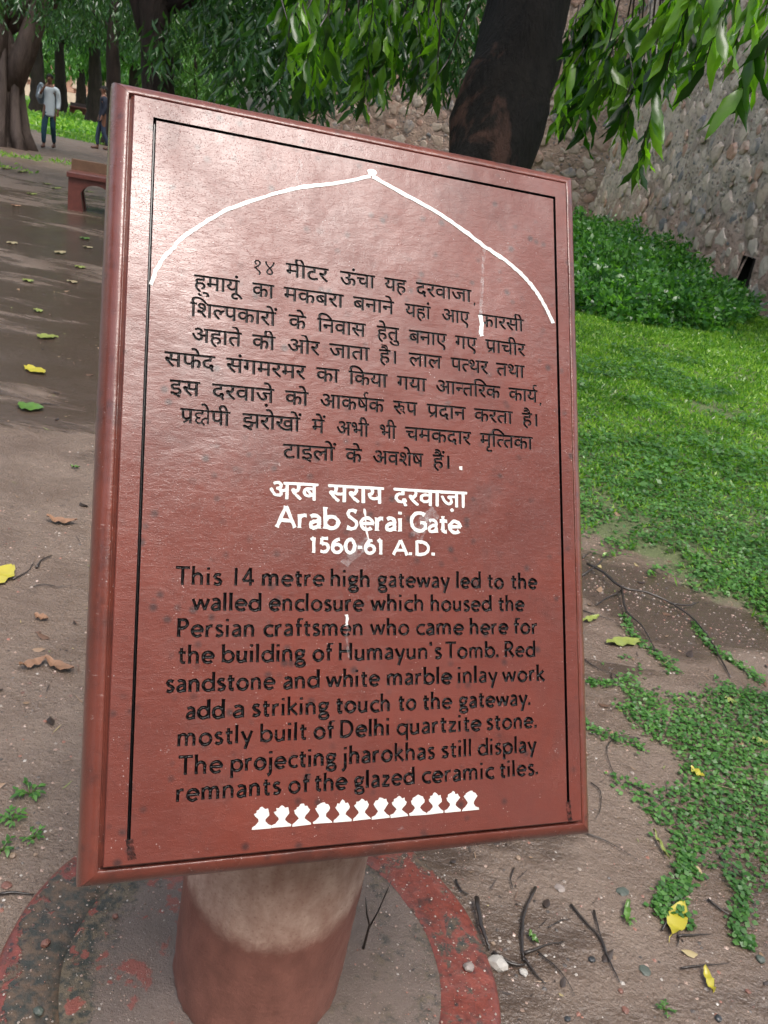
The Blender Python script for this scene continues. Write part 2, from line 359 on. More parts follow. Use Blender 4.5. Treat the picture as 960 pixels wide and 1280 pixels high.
def deva(tokens, a0, a1, head, em_y, sw_extra=0.0):
    """tokens in visual order; the head line (y=.622 em) sits on `head`"""
    pen = 0.0; cs = []; prev = ''; strokes = []
    for t in tokens:
        if t == 'RAK': strokes.append([(pen-.14, .20), (pen-.27, .12), (pen-.42, .01)])
        elif t == 'REPH': strokes.append([(pen-.12, .62), (pen-.20, .70), (pen-.20, .82), (pen-.11, .88), (pen-.02, .84)])
        elif t == 'KSHA':
            strokes += [[(pen, .586), (pen+.36, .586), (pen+.76, .586)], [(pen+.62, .6), (pen+.62, .3), (pen+.62, 0)],
                        [(pen+.38, .59), (pen+.38, .50), (pen+.38, .42)],
                        [(pen+.38, .43), (pen+.26, .47), (pen+.12, .44), (pen+.09, .35), (pen+.17, .28), (pen+.30, .27)],
                        [(pen+.28, .27), (pen+.15, .22), (pen+.11, .12), (pen+.20, .03), (pen+.34, .07), (pen+.38, .18), (pen+.48, .25), (pen+.62, .25)], [(pen+.34, .08), (pen+.42, .02), (pen+.47, -.06)]]; pen += .74
        elif t == 'RUU':
            g, adv = outline('र'); cs += [c+[pen, 0] for c in g]
            strokes += [[(pen+.38, .586), (pen+.5, .586), (pen+.66, .586)], [(pen+.27, .30), (pen+.40, .40), (pen+.52, .36), (pen+.50, .24), (pen+.38, .22), (pen+.5, .16), (pen+.58, .04)]]; pen += .64
        elif t.startswith('h'):
            g, adv = outline(t[1]); xc = {'त': .37, 'न': .36, 'ल': .49}[t[1]]
            for c in g:
                c = clipx(c, xc)[:, ::-1]; c = clipx(c, .549)[:, ::-1]
                cs.append(c+[pen, 0])
            cs.append(np.array([(pen, .551), (pen, .622), (pen+xc, .622), (pen+xc, .551)])); pen += xc-.01
        else:
            g, adv = outline(t); dx = 0
            if t == 'ं' and prev in 'ोैे': dx = .13 if prev == 'ो' else .12
            if t == '़' : dx = -.02
            if t == 'ु' and prev == 'ह': g = [c+[.10, -.13] for c in g]
            cs += [c+[pen+dx, 0] for c in g]; pen += adv
        prev = t
    k = (a1-a0)/pen
    out = [np.c_[a0+c[:, 0]*k, head+(c[:, 1]-.622)*em_y] for c in cs]
    # TrueType outer contours may run clockwise; make the majority orientation positive
    if sum(area(c) for c in out) < 0: out = [c[::-1] for c in out]
    if sw_extra:
        o2 = []
        for c in out:
            t = np.roll(c, -1, 0)-np.roll(c, 1, 0); t /= (np.linalg.norm(t, axis=1, keepdims=True)+1e-9)
            o2.append(c+np.c_[t[:, 1], -t[:, 0]]*sw_extra)
        out = o2
    for s in strokes: out.append(ribbon([(a0+x*k, head+(y-.622)*em_y) for x, y in crom(s)], .085*em_y))
    return out
def XP(px, line): # a coordinate of an image column on a text line
    (x0, y0), (x1, y1) = line; return on(px, y0+(y1-y0)*(px-x0)/(x1-x0))[0]
def lineb(line): return .5*(on(*line[0])[1]+on(*line[1])[1])
def word(s):   # plain Devanagari logical text -> visual tokens
    out = []
    for ch in s:
        if ch == 'ि': out.insert(len(out)-1, ch)
        else: out.append(ch)
    return out
DEV = [
 ([(317, 321.7), (587.6, 363.6)], [('१४', 316.8, 343.3), ('मीटर', 357.4, 410.2), ('ऊंचा', 425.1, 468.4), ('यह', 480.6, 507.7), ('दरवाजा,', 519.9, 595.7)]),
 ([(242.8, 343.4), (652.6, 399.4)], [('हुमायूं', 242.8, 299.2), ('का', 315.4, 342.5), ('मकबरा', 354.7, 429.2), ('बनाने', 441.4, 492.3), ('यहां', 506.4, 538), ('आए', 551.9, 586.3), ('फारसी', 598.4, 654)]),
 ([(238.2, 375.3), (655.9, 432.4)], [(['ि', 'श', 'hल', 'प', 'क', 'ा', 'र', 'ो', 'ं'], 238.2, 344.7), ('के', 360.9, 382.6), ('निवास', 396.7, 456.8), ('हेतु', 471.1, 498.2), ('बनाए', 511, 557.8), ('गए', 568.7, 595.7), (['प', 'RAK', 'ा', 'च', 'ी', 'र'], 606.6, 656.1)]),
 ([(239.6, 408.4), (655.9, 458.4)], [('अहाते', 239.6, 301.9), ('की', 315.4, 343.9), ('ओर', 359.3, 399.4), ('जाता', 411.6, 461.7), ('है।', 473.9, 497.4), ('लाल', 511, 551.6), (['प', 'hत', 'थ', 'र'], 563.2, 609.8), ('तथा', 620.1, 655.3)]),
 ([(205.7, 439.5), (673, 488.2)], [('सफेद', 205.7, 268.8), ('संगमरमर', 282.9, 381.8), ('का', 395.3, 423.8), ('किया', 436, 484.1), ('गया', 496.1, 532.9), (['आ', 'hन', 'त', 'ि', 'र', 'ि', 'क'][:3]+['ि', 'र', 'ि', 'क'], 544.3, 625), (['क', 'ा', 'य', 'REPH', ','], 635.6, 677.8)]),
 ([(212.5, 473.3), (662, 518)], [('इस', 212.5, 249.9), ('दरवाज़े', 265.3, 342.5), ('को', 356.6, 385.3), (['आ', 'क', 'ष', 'REPH', 'क'], 399.9, 479.8), (['RUU', 'प'], 491.5, 521.3), (['प', 'RAK', 'द', 'ा', 'न'], 533.4, 581.7), ('करता', 592.5, 640.4), ('है।', 652.6, 673.5)]),
 ([(225.5, 509), (664.8, 547.8)], [(['प', 'RAK', 'KSHA', 'े', 'प', 'ी'], 225.5, 287.5), ('झरोखों', 303.2, 375), ('में', 389.9, 405.4), ('अभी', 420.5, 460.9), ('भी', 473.9, 495), ('चमकदार', 506.4, 588.4), (['म', 'ृ', 'ि', 'hत', 'त', 'क', 'ा'], 599.8, 665.4)]),
 ([(353.9, 554.6), (552.4, 569.5)], [('टाइलों', 353.9, 418.3), ('के', 431.9, 452.2), ('अवशेष', 465.7, 528.8), ('हैं।', 540.8, 564)]),
]
DEV[4][1][5] = (['आ', 'hन', 'ि', 'त', 'र', 'ि', 'क'], 544.3, 625)
DEV[4][1][5] = (['आ', 'hन', 'त', 'ि', 'र', 'क'], 544.3, 625)
ENG = [
 ([(218.4, 732), (670.8, 735.2)], [('This', 218.4, 276.7), ('14', 290.8, 317.3), ('metre', 326.8, 404.8), ('high', 412.6, 462.2), ('gateway', 472, 561.1), ('led', 570, 600.6), ('to', 609.3, 629), ('the', 638.5, 670.8)]),
 ([(240, 763.7), (654.8, 763.7)], [('walled', 240.1, 326.2), ('enclosure', 336.3, 454), ('which', 463.6, 529.4), ('housed', 538, 614.2), ('the', 622.8, 654.8)]),
 ([(220.6, 796.7), (671.6, 792)], [('Persian', 220.6, 318.1), ('craftsmen', 328.7, 453.5), ('who', 463, 511), ('came', 519.4, 579), ('here', 587, 634.5), ('for', 641.8, 671.6)]),
 ([(222, 829.5), (668.9, 821)], [('the', 222, 266.7), ('building', 276.7, 381), ('of', 390.4, 414), ("Humayun's", 422.9, 551.6), ('Tomb.', 556.5, 624.2), ('Red', 630.4, 668.9)]),
 ([(206.8, 864.7), (680.2, 851.7)], [('sandstone', 206.8, 343), ('and', 353.9, 399.1), ('white', 408, 473.9), ('marble', 483.3, 564), ('inlay', 571.9, 620.9), ('work', 628.2, 680.2)]),
 ([(232, 897.9), (664, 882.8)], [('add', 232, 280.2), ('a', 290.2, 305.7), ('striking', 314.6, 410.7), ('touch', 419.7, 487.5), ('to', 497.8, 519.7), ('the', 528.4, 564.4), ('gateway.', 573.8, 664)]),
 ([(221, 933), (671.9, 909.4)], [('mostly', 221, 314.6), ('built', 324.6, 382.8), ('of', 391.8, 416), ('Delhi', 424.3, 486.9), ('quartzite', 495.6, 601), ('stone.', 608, 671.9)]),
 ([(222, 967.5), (669.7, 941.3)], [('The', 222, 277.5), ('projecting', 287.5, 419.7), ('jharokhas', 428.4, 543), ('still', 551.6, 589.4), ('display', 597.2, 669.7)]),
 ([(219.3, 1002.2), (673.4, 968.8)], [('remnants', 219.3, 350.3), ('of', 360, 385.5), ('the', 393, 433), ('glazed', 442.5, 518), ('ceramic', 526.9, 616.6), ('tiles.', 624.4, 673.4)]),
]
def comma_contour(a, b, s): return ribbon([(a, b), (a-.3*s, b-1.0*s)], s*.55)
lines = []   # (b centre, [(text, contours)])
EMY = .0305
for ln, ws in DEV:
    hb = lineb(ln); L = []
    for tk, x0, x1 in ws:
        ext = None
        if isinstance(tk, str):
            if tk.endswith(','): ext = 1; tk = tk[:-1]
            nm = tk; tk = word(tk)
        else:
            nm = ''.join(tk)
            if tk[-1] == ',': ext = 1; tk = tk[:-1]
        a0, a1 = XP(x0, ln), XP(x1, ln)
        if ext: a1 -= .009
        if tk[0] in '१४': cs = deva(tk, a0-.003, a1+.002, hb-.002, EMY)
        else: cs = deva(tk, a0, a1, hb, EMY, .00058)
        if ext: cs.append(comma_contour(a1+.006, hb-.0185, .0045))
        L.append((nm, cs))
    lines.append((hb-.0095, L))
CAP = .0232
for ln, ws in ENG:
    b = lineb(ln)
    lines.append((b+.009, [(t, latin(t, XP(x0, ln), XP(x1, ln)+.001, b, CAP, .0040, .10)) for t, x0, x1 in ws]))
# ---------- carve: triangulate the face strip by strip
GW = .0042
gl, gr = (on(192.5, 300)[0]+on(162, 1040)[0])/2+.001, (on(693, 248)[0]+on(710, 1003)[0])/2
gl = .5*(on(192.5, 147.5)[0]+on(162, 1050)[0]); gr = .5*(on(693, 248)[0]+on(710, 1003)[0])
gt = .5*(on(192.5, 147.5)[1]+on(693, 248)[1]); gbl, gbr = on(162, 1050)[1], on(710, 1003)[1]
groove = {'left': (gl-GW/2, gl+GW/2, gbl, gt+GW/2), 'right': (gr-GW/2, gr+GW/2, gbr, gt+GW/2), 'top': (gl-GW/2, gr+GW/2, gt-GW/2, gt+GW/2)}
faceV = []; faceF = []; nfv = 0
grooveparts = {'left': [], 'right': [], 'top': []}
cuts = sorted([c for c, _ in lines], reverse=True)
splits = [B1, gt-.012]
cs_ = [l[0] for l in lines]
splits.append(cs_[0]+.017)
for i in range(7): splits.append(.5*(cs_[i]+cs_[i+1])-.000)
splits.append(cs_[7]-.019); splits.append(cs_[8]+.017)
for i in range(8, 16): splits.append(.5*(cs_[i]+cs_[i+1])-.002)
splits.append(cs_[16]-.019); splits.append(B0)
def inside_np(pts, polys):
    wn = np.zeros(len(pts), int)
    for c in polys:
        x0, y0 = c[:, 0], c[:, 1]; x1, y1 = np.roll(x0, -1), np.roll(y0, -1)
        px, py = pts[:, 0][:, None], pts[:, 1][:, None]
        il = (x1-x0)*(py-y0)-(px-x0)*(y1-y0)
        wn += ((y0 <= py) & (y1 > py) & (il > 0)).sum(1)-((y0 > py) & (y1 <= py) & (il < 0)).sum(1)
    return wn != 0
SCL = 100.0
def carve_depth(P, B):
    """distance of each point to the outline segments B (m,2,2)"""
    d = np.full(len(P), 1e9)
    a = B[:, 0]; ab = B[:, 1]-a; L2 = (ab**2).sum(1)+1e-12
    for s in range(0, len(P), 400):
        p = P[s:s+400][:, None]; t = np.clip(((p-a)*ab).sum(2)/L2, 0, 1)
        d[s:s+400] = np.sqrt((((a+t[..., None]*ab)-p)**2).sum(2)).min(1)
    return d
wordparts = []
for si in range(len(splits)-1):
    top, bot = splits[si], splits[si+1]
    mine = [L for c, L in lines if bot < c < top]
    items = []          # (key, contours)
    if mine: items += [('w', t, cs) for t, cs in mine[0]]
    for g, (x0, x1, y0, y1) in groove.items():
        lo, hi = max(y0, bot), min(y1, top)
        if hi-lo < 1e-5: continue
        items.append(('g', g, [np.array([(x0, lo), (x1, lo), (x1, hi), (x0, hi)])]))
    V = [(A0, bot), (A1, bot), (A1, top), (A0, top)]; Fc = [[0, 1, 2, 3]]; owner = [None]; sg = [0]
    for wi, (k, nm, cs) in enumerate(items):
        for c in cs:
            if len(c) < 3: continue
            c = np.clip(c, [A0, bot], [A1, top]); n = len(V); sg_ = 1 if area(c) > 0 else -1; V += [tuple(p) for p in c]
            ix = list(range(n, n+len(c))); Fc.append(ix if sg_ > 0 else ix[::-1]); owner.append(wi); sg.append(sg_)
        if k == 'w':
            al = np.concatenate(cs); mn, mx = al.min(0), al.max(0); st = .00085
            gx, gy = np.meshgrid(np.arange(mn[0], mx[0], st), np.arange(mn[1], mx[1], st)); P = np.c_[gx.ravel(), gy.ravel()]+RNG.uniform(-.0002, .0002, (gx.size, 2))
            P = P[inside_np(P, cs)]; P = P[(P[:, 1] > bot+.0003) & (P[:, 1] < top-.0003)]; V += [tuple(p) for p in P]
    vv = [Vector((x*SCL, y*SCL)) for x, y in V]
    ov, oe, of, _, _, off = delaunay_2d_cdt(vv, [], Fc, 1, 1e-5, True)
    OV = np.array([(v.x/SCL, v.y/SCL) for v in ov]); tri_owner = []
    for f, ids in zip(of, off):
        wn = {}
        for i in ids:
            if owner[i] is not None: wn[owner[i]] = wn.get(owner[i], 0)+sg[i]
        o = [k for k, s in wn.items() if s != 0]; tri_owner.append(o[0] if o else -1)
    tri_owner = np.array(tri_owner); T = [list(f) for f in of]
    base = [f for f, o in zip(T, tri_owner) if o == -1]
    faceF += [[i+nfv for i in f] for f in base]; faceV.append(np.c_[OV, np.zeros(len(OV))]); nfv += len(OV)
    for wi, (k, nm, cs) in enumerate(items):
        fs = [f for f, o in zip(T, tri_owner) if o == wi]
        if not fs: continue
        ec = {}
        for f in fs:
            for a, b in zip(f, f[1:]+f[:1]): ec[(min(a, b), max(a, b))] = ec.get((min(a, b), max(a, b)), 0)+1
        bd = [e for e, c in ec.items() if c == 1]
        ids = sorted({i for f in fs for i in f}); re = {i: j for j, i in enumerate(ids)}; P = OV[ids]
        if k == 'w':
            d = carve_depth(P, OV[np.array(bd)]); z = -.0038*(1-np.exp(-d/.0014))
            wordparts.append((nm, np.c_[P, z], [[re[i] for i in f] for f in fs]))
        else: grooveparts[nm].append((P, [[re[i] for i in f] for f in fs], items[wi][2][0]))
face = None
FV = np.concatenate(faceV); tri = [f for f in faceF if len(f) == 3]; quad = [f for f in faceF if len(f) == 4]
# gentle skin on the outer rim of the plate: a 7 mm edge down to the ledge
rim = []; n0 = len(FV); nseg = 60; rv = []
cor = [(A0, B1), (A1, B1), (A1, B0), (A0, B0)]
for e in range(4):
    (x0, y0), (x1, y1) = cor[e], cor[(e+1) % 4]
    for i in range(nseg):
        t = i/nseg; x, y = x0+(x1-x0)*t, y0+(y1-y0)*t
        nz = noise.noise(Vector((x*30, y*30, 3)))*.0008
        rv += [(x, y, 0.0), (x+(.0012 if x > 0 else -.0012)*1, y+(.0012 if y > 0 else -.0012), -.0012+nz*.3), (x+(.0014 if x > 0 else -.0014)+nz, y+(.0014 if y > 0 else -.0014)+nz, -.0125)]
m_ = 4*nseg
for i in range(m_):
    j = (i+1) % m_
    for k in range(2): rim.append((n0+i*3+k, n0+j*3+k, n0+j*3+k+1, n0+i*3+k+1))
FV = np.concatenate([FV, rv])
others = [f for f in faceF if len(f) > 4]
face = np_mesh('inscribed_plate', FV, [x for x in (np.array(tri), np.array(quad+rim)) if len(x)], MAT_FACE, sign, smooth=False)
for nm, V, fs in wordparts:
    o = np_mesh('carved_word', V, np.array([f for f in fs if len(f) == 3]), MAT_BLACK, sign)
    o['label'] = 'black carved word reading ' + nm if nm.isascii() and nm.replace("'", '').isalpha() else 'black carved word in Devanagari letters'
for g, pcs in grooveparts.items():
    x0, x1, y0, y1 = groove[g]; vert = g != 'top'
    # V-shaped channel, slightly ragged
    n = 160; V = []; lo, hi = (y0, y1) if vert else (x0, x1); c = (x0+x1)/2 if vert else (y0+y1)/2
    for i in range(n+1):
        t = lo+(hi-lo)*i/n; j = noise.noise(Vector((t*120, c*50, 2)))*.0005
        for off, z in ((-GW/2, 0.0), (-GW/2+.0003, -.0012), (-GW*.15+j, -.0046), (GW*.15+j, -.0046), (GW/2-.0003, -.0012), (GW/2, 0.0)):
            V.append((c+off, t, z) if vert else (t, c+off, z))
    if vert: Fq = [(i*6+k, i*6+k+1, (i+1)*6+k+1, (i+1)*6+k) for i in range(n) for k in range(5)]
    else: Fq = [(i*6+k, (i+1)*6+k, (i+1)*6+k+1, i*6+k+1) for i in range(n) for k in range(5)]
    if vert: V += [(c-GW/2, lo, 0), (c+GW/2, lo, 0), (c+GW/2, lo, -.005), (c-GW/2, lo, -.005)]; Fq.append((len(V)-4, len(V)-3, len(V)-2, len(V)-1))
    np_mesh('border_groove', V, np.array(Fq), MAT_BLACK, sign, smooth=False)
# ---------- raised white paint: arch line, title, baluster row, drips
def raised(name, contours, mat, h=.0007, parent=sign, label=None, rough=.00035, grid=None):
    V = []; Fc = []; sg = []
    for c in contours:
        n = len(V); V += [tuple(p) for p in c]; ix = list(range(n, n+len(c))); sg.append(1 if area(c) > 0 else -1); Fc.append(ix if sg[-1] > 0 else ix[::-1])
    al = np.concatenate(contours); mn, mx = al.min(0), al.max(0)
    if grid:
        gx, gy = np.meshgrid(np.arange(mn[0], mx[0], grid), np.arange(mn[1], mx[1], grid)); P = np.c_[gx.ravel(), gy.ravel()]
        P = P[inside_np(P, contours)]; V += [tuple(p) for p in P]
    ov, oe, of, _, _, off = delaunay_2d_cdt([Vector((x*SCL, y*SCL)) for x, y in V], [], Fc, 1, 1e-5, True)
    OV = np.array([(v.x/SCL, v.y/SCL) for v in ov]); fs = [list(f) for f, ids in zip(of, off) if sum(sg[i] for i in ids) != 0]
    ec = {}
    for f in fs:
        for a, b in zip(f, f[1:]+f[:1]): ec.setdefault((min(a, b), max(a, b)), []).append((a, b))
    j = np.array([[noise.noise(Vector((x*420, y*420, 1.0))), noise.noise(Vector((x*420, y*420, 9.0)))] for x, y in OV])*rough*2.2
    OV = OV+j; n = len(OV); zz = np.array([h*(1+.5*noise.noise(Vector((x*200, y*200, 4)))) for x, y in OV])
    V3 = np.concatenate([np.c_[OV, zz], np.c_[OV, np.full(n, -.0003)]])
    side = [(a, a+n, b+n, b) for v in ec.values() if len(v) == 1 for a, b in v]
    o = np_mesh(name, V3, [np.array([f for f in fs if len(f) == 3]), np.array(side)], mat, parent, smooth=False)
    if label: o['label'] = label
    return o
AR = [(188.5, 356), (195, 338), (205, 321.5), (215, 312), (225, 300), (250, 282), (285, 262), (325, 247.5), (370, 235.5), (415, 230), (463, 220.5)]
AL = [(465, 220.5), (500, 240), (545, 265), (580, 289), (608, 310), (632, 326), (648.6, 340), (662, 354), (673, 369), (684, 388), (691, 404)]
arch = []
for seq, f in ((AR, 1), (AL, -1)):
    pts = crom([on(*p) for p in seq], 6); pts = [tuple(np.array(p)+RNG.normal(0, .00025, 2)) for p in pts]
    rb = ribbon(pts, .0050 if f > 0 else .0060); arch.append(rb)
cc = on(465, 216); arch.append(np.array([(cc[0]+.0072*(1+.12*math.sin(3*t))*math.cos(t), cc[1]+.0055*math.sin(t)) for t in np.linspace(0, 2*PI, 17)[:-1]]))
raised('arch_line', arch, MAT_WHITE, .0007, rough=.0005)
lt = [(336.6, 603), (582.8, 614.4)]; hb = lineb(lt)
for t, x0, x1 in (('अरब', 336.6, 396.9), ('सराय', 410.6, 478.8), ('दरवाज़ा', 492.2, 582.8)):
    cs = deva(word(t), XP(x0, lt), XP(x1, lt), hb, .036)
    g = []   # thicken: the outlines plus a thin ribbon along every edge
    for c in cs: g.append(c); c2 = [tuple(p) for p in c]+[tuple(c[0])]; g += [ribbon([c2[i], c2[i+1]], .0013) for i in range(len(c2)-1) if np.linalg.norm(np.subtract(c2[i], c2[i+1])) > .0004]
    raised('painted_word', g, MAT_WHITE, .0006, label='white painted word in Devanagari letters')
t1 = [(344.4, 658.8), (575, 667)]; b = lineb(t1)
for t, x0, x1 in (('Arab', 344.4, 423.1), ('Serai', 431.3, 502.2), ('Gate', 511.6, 575)):
    raised('painted_word', latin(t, XP(x0, t1), XP(x1, t1)+.002, b, .0285, .0047, .35, .03), MAT_WHITE, .0006, label='white painted word reading '+t)
t2 = [(386.6, 690.6), (543.8, 694.7)]; b = lineb(t2)
for t, x0, x1, lb in (('!560-6!', 386.6, 478.8, '1560-61'), ('A.D.', 490.6, 543.8, 'A.D.')):
    raised('painted_word', latin(t, XP(x0, t2), XP(x1, t2)+.002, b, .0205, .0045, .15, .04), MAT_WHITE, .0006, label='white painted words reading '+lb)
lb_ = [(316, 1037.4), (598.8, 1011.6)]; bb = lineb(lb_)
bal = [327, 352, 377, 403, 428, 452, 476, 499, 522, 544, 566, 588]
for px in bal:
    a = XP(px, lb_); s = .0118
    prof = [(-1.08, 0), (-1.05, .22), (-.7, .42), (-.36, .78), (-.40, 1.0), (-.74, 1.35), (-.86, 1.62), (-.66, 1.78), (-.62, 2.0), (-.35, 2.02), (-.2, 2.22), (0, 2.32), (.22, 2.2), (.35, 2.02), (.66, 2.02), (.72, 1.78), (.86, 1.6), (.74, 1.35), (.40, 1.0), (.36, .78), (.7, .42), (1.05, .22), (1.08, 0)]
    c = np.array([(a+x*s*random.uniform(.93, 1.06), bb+y*s*random.uniform(.97, 1.03)) for x, y in prof])[::-1]
    raised('baluster_motif', [c], MAT_WHITE, .0008, rough=.0006)
def drip(name, pts, wd, lab, mat=MAT_WHITE, h=.0004):
    raised(name, [ribbon(crom([on(*p) for p in pts], 4), wd)], mat, h, label=lab, rough=.0009)
MAT_THIN = M('thin_whitewash'); 
def thin():
    m = MAT_THIN; co = m.co('Object'); tr = m.n('ShaderNodeBsdfTransparent'); mx = m.n('ShaderNodeMixShader')
    m.set('Base Color', (.7, .68, .68)); m.set('Roughness', .4)
    k = m.ramp(m.noise(co, 90, 5, .65), [(.38, 0), (.68, .30)]); m.l(k, mx.inputs[0]); m.l(tr.outputs[0], mx.inputs[1]); m.l(m.b.outputs[0], mx.inputs[2]); m.l(mx.outputs[0], m.o.inputs[0])
    return m.m
MAT_THIN = thin()
drip('paint_drip', [(455, 636), (457, 650), (458, 664), (462, 680)], .0022, 'thin white drip beside the title')
drip('paint_drip', [(600, 394), (602, 404), (601, 414), (602, 420)], .0065, 'white paint blob on the Hindi text')
drip('paint_drip', [(605, 312), (604, 330), (602, 360), (601, 394)], .0050, 'faint whitewash run under the arch', MAT_THIN, .0003)
drip('paint_drip', [(433, 768), (434, 775), (433, 782)], .0036, 'white fleck above the English text')
drip('paint_drip', [(434, 782), (434, 800), (436, 822)], .0022, 'faint white run crossing the English text', MAT_THIN, .0003)
drip('paint_drip', [(372, 196), (377, 208), (371, 218), (375, 230)], .0040, 'whitish run above the arch', MAT_THIN, .0003)
drip('paint_drip', [(575.5, 583), (575.5, 587.5)], .0044, 'white dot beside the last Hindi line')
drip('paint_smear', [(545, 640), (528, 655), (520, 672)], .020, 'whitish smear around the title', MAT_THIN, .0003)
drip('paint_smear', [(462, 676), (445, 690), (430, 706)], .014, 'whitish smear below the date', MAT_THIN, .0003)
drip('paint_drip', [(590, 205), (596, 213)], .003, 'pale scratch on the rim') if False else None
drip('paint_drip', [(497, 1036), (504, 1034)], .004, 'white speck below the baluster row', MAT_THIN, .0003)

def stain():
    m = M('black_paint_smudge'); co = m.co('Object'); tr = m.n('ShaderNodeBsdfTransparent'); mx = m.n('ShaderNodeMixShader')
    m.set('Base Color', (.006, .005, .005)); m.set('Roughness', .4)
    k = m.ramp(m.noise(co, 130, 5, .65), [(.36, 0), (.66, .85)]); m.l(k, mx.inputs[0]); m.l(tr.outputs[0], mx.inputs[1]); m.l(m.b.outputs[0], mx.inputs[2]); m.l(mx.outputs[0], m.o.inputs[0]); return m.m
MAT_STAIN = stain()
drip('paint_smudge', [(162, 1049), (163, 1058), (165, 1074)], .009, 'black smudge below the left border groove', MAT_STAIN, .0003)
drip('paint_smudge', [(710, 1000), (711, 1012), (713, 1026)], .008, 'black smudge below the right border groove', MAT_STAIN, .0003)
# ------------------------------------------------------------------ post and its base
PC = Vector((-.0705, 1.1275, 0)); PR = .160
def mat_post():
    m = M('post_sandstone'); co = m.co('Object'); x, y, z = m.sep(co)
    # dry pale upper zone with a sagging tide line
    ang = m.math('ARCTAN2', m.math('SUBTRACT', x, .01), m.math('MULTIPLY', y, -1.0))
    edge = m.math('ADD', m.math('MULTIPLY', m.math('MULTIPLY', ang, ang), .022), .258)
    e = m.math('SUBTRACT', z, m.math('ADD', edge, m.math('MULTIPLY', m.noise(co, 60, 5, .7), .05)))
    k = m.ramp(m.math('MULTIPLY_ADD', e, 26, .5), [(0, 0), (1, 1)])
    st = m.map(co, (1, 1, .45)); n1 = m.noise(st, 30, 4, .6)
    red = m.mix(m.ramp(n1, [(.3, 0), (.7, 1)]), (.235, .100, .076), (.165, .068, .052))
    pale = m.mix(m.ramp(n1, [(.35, 0), (.72, 1)]), (.50, .355, .285), (.33, .195, .15)); pale = m.mix(m.math('MULTIPLY', m.ramp(m.noise(co, 95, 5, .75), [(.45, 0), (.62, 1)]), .26), pale, (.22, .11, .08))
    pale = m.mix(m.math('MULTIPLY', m.ramp(m.vor(co, 110), [(.1, 1), (.3, 0)]), .35), pale, (.2, .09, .07))
    m.set('Base Color', m.mix(k, red, pale)); m.set('Roughness', m.ramp(k, [(0, .5), (1, .8)]))
    m.set('Specular IOR Level', .4); m.set('Normal', m.bump(m.math('ADD', m.noise(co, 120, 4, .7), m.math('MULTIPLY', m.noise(co, 12, 3), 2)), .5, .003)); return m.m
post = empty('sign_post', PC); tag(post, 'thick round sandstone post, pale above and red below, carrying the sign board', 'post')
V = []; nz, ns = 44, 72
for i in range(nz+1):
    for k in range(ns):
        an = 2*PI*k/ns; x, y = math.cos(an), math.sin(an)
        ztop = O_[2] + ((-.072) - N_[0]*(PC.x+x*PR-O_[0]) - N_[1]*(PC.y+y*PR-O_[1]))/N_[2]
        z = -.04+(ztop+.04)*(i/nz)**1.4
        rr = PR*(1+.02*noise.noise(Vector((x*1.5, y*1.5, z*4))))+.0035*noise.noise(Vector((x*9, y*9, z*30)))
        rr -= .012*max(0, min(1, 1-z/.05))**2
        V.append((x*rr, y*rr, z))
F = [(i*ns+k, i*ns+(k+1) % ns, (i+1)*ns+(k+1) % ns, (i+1)*ns+k) for i in range(nz) for k in range(ns)]
np_mesh('shaft', V, np.array(F), mat_post(), post)
def mat_ring():
    m = M('ring_paint'); co = m.co('Object'); x, y, z = m.sep(co)
    rad = m.math('SQRT', m.math('ADD', m.math('MULTIPLY', x, x), m.math('MULTIPLY', y, y)))
    n1 = m.noise(co, 16, 6, .7, .3); n2 = m.noise(co, 60, 4, .7); 
    side = m.ramp(m.math('MULTIPLY_ADD', x, 1.4, .5), [(.25, 1), (.7, 0)])       # weathering heavier on the far left side
    red = m.mix(m.ramp(n2, [(.3, 0), (.7, 1)]), (.185, .042, .028), (.085, .021, .016))
    algae = m.mix(m.ramp(m.noise(co, 45, 3), [(.4, 0), (.6, 1)]), (.025, .027, .022), (.085, .055, .035))
    inner = m.math('MULTIPLY_ADD', rad, -9, 4.05)
    th = m.math('ADD', m.math('MULTIPLY', inner, m.math('MULTIPLY', side, .30)), m.math('ADD', n1, m.math('MULTIPLY', side, .07)))
    c = m.mix(m.ramp(th, [(.53, 0), (.58, 1)]), red, algae)
    spots = m.math('MULTIPLY', m.ramp(m.vor(co, 55), [(.15, 1), (.3, 0)]), m.ramp(m.noise(co, 30), [(.5, 0), (.6, 1)]))
    c = m.mix(spots, c, (.03, .02, .018))
    c = m.mix(m.math('MULTIPLY', m.ramp(m.noise(co, 7, 6, .7), [(.54, 0), (.62, 1)]), .75), c, (.022, .020, .018))
    m.set('Base Color', c); m.set('Roughness', m.ramp(n1, [(.4, .3), (.6, .7)])); m.set('Specular IOR Level', .55)
    m.set('Normal', m.bump(m.math('ADD', m.math('MULTIPLY', m.ramp(th, [(.54, 1), (.6, 0)]), .5), n2), .7, .004)); return m.m
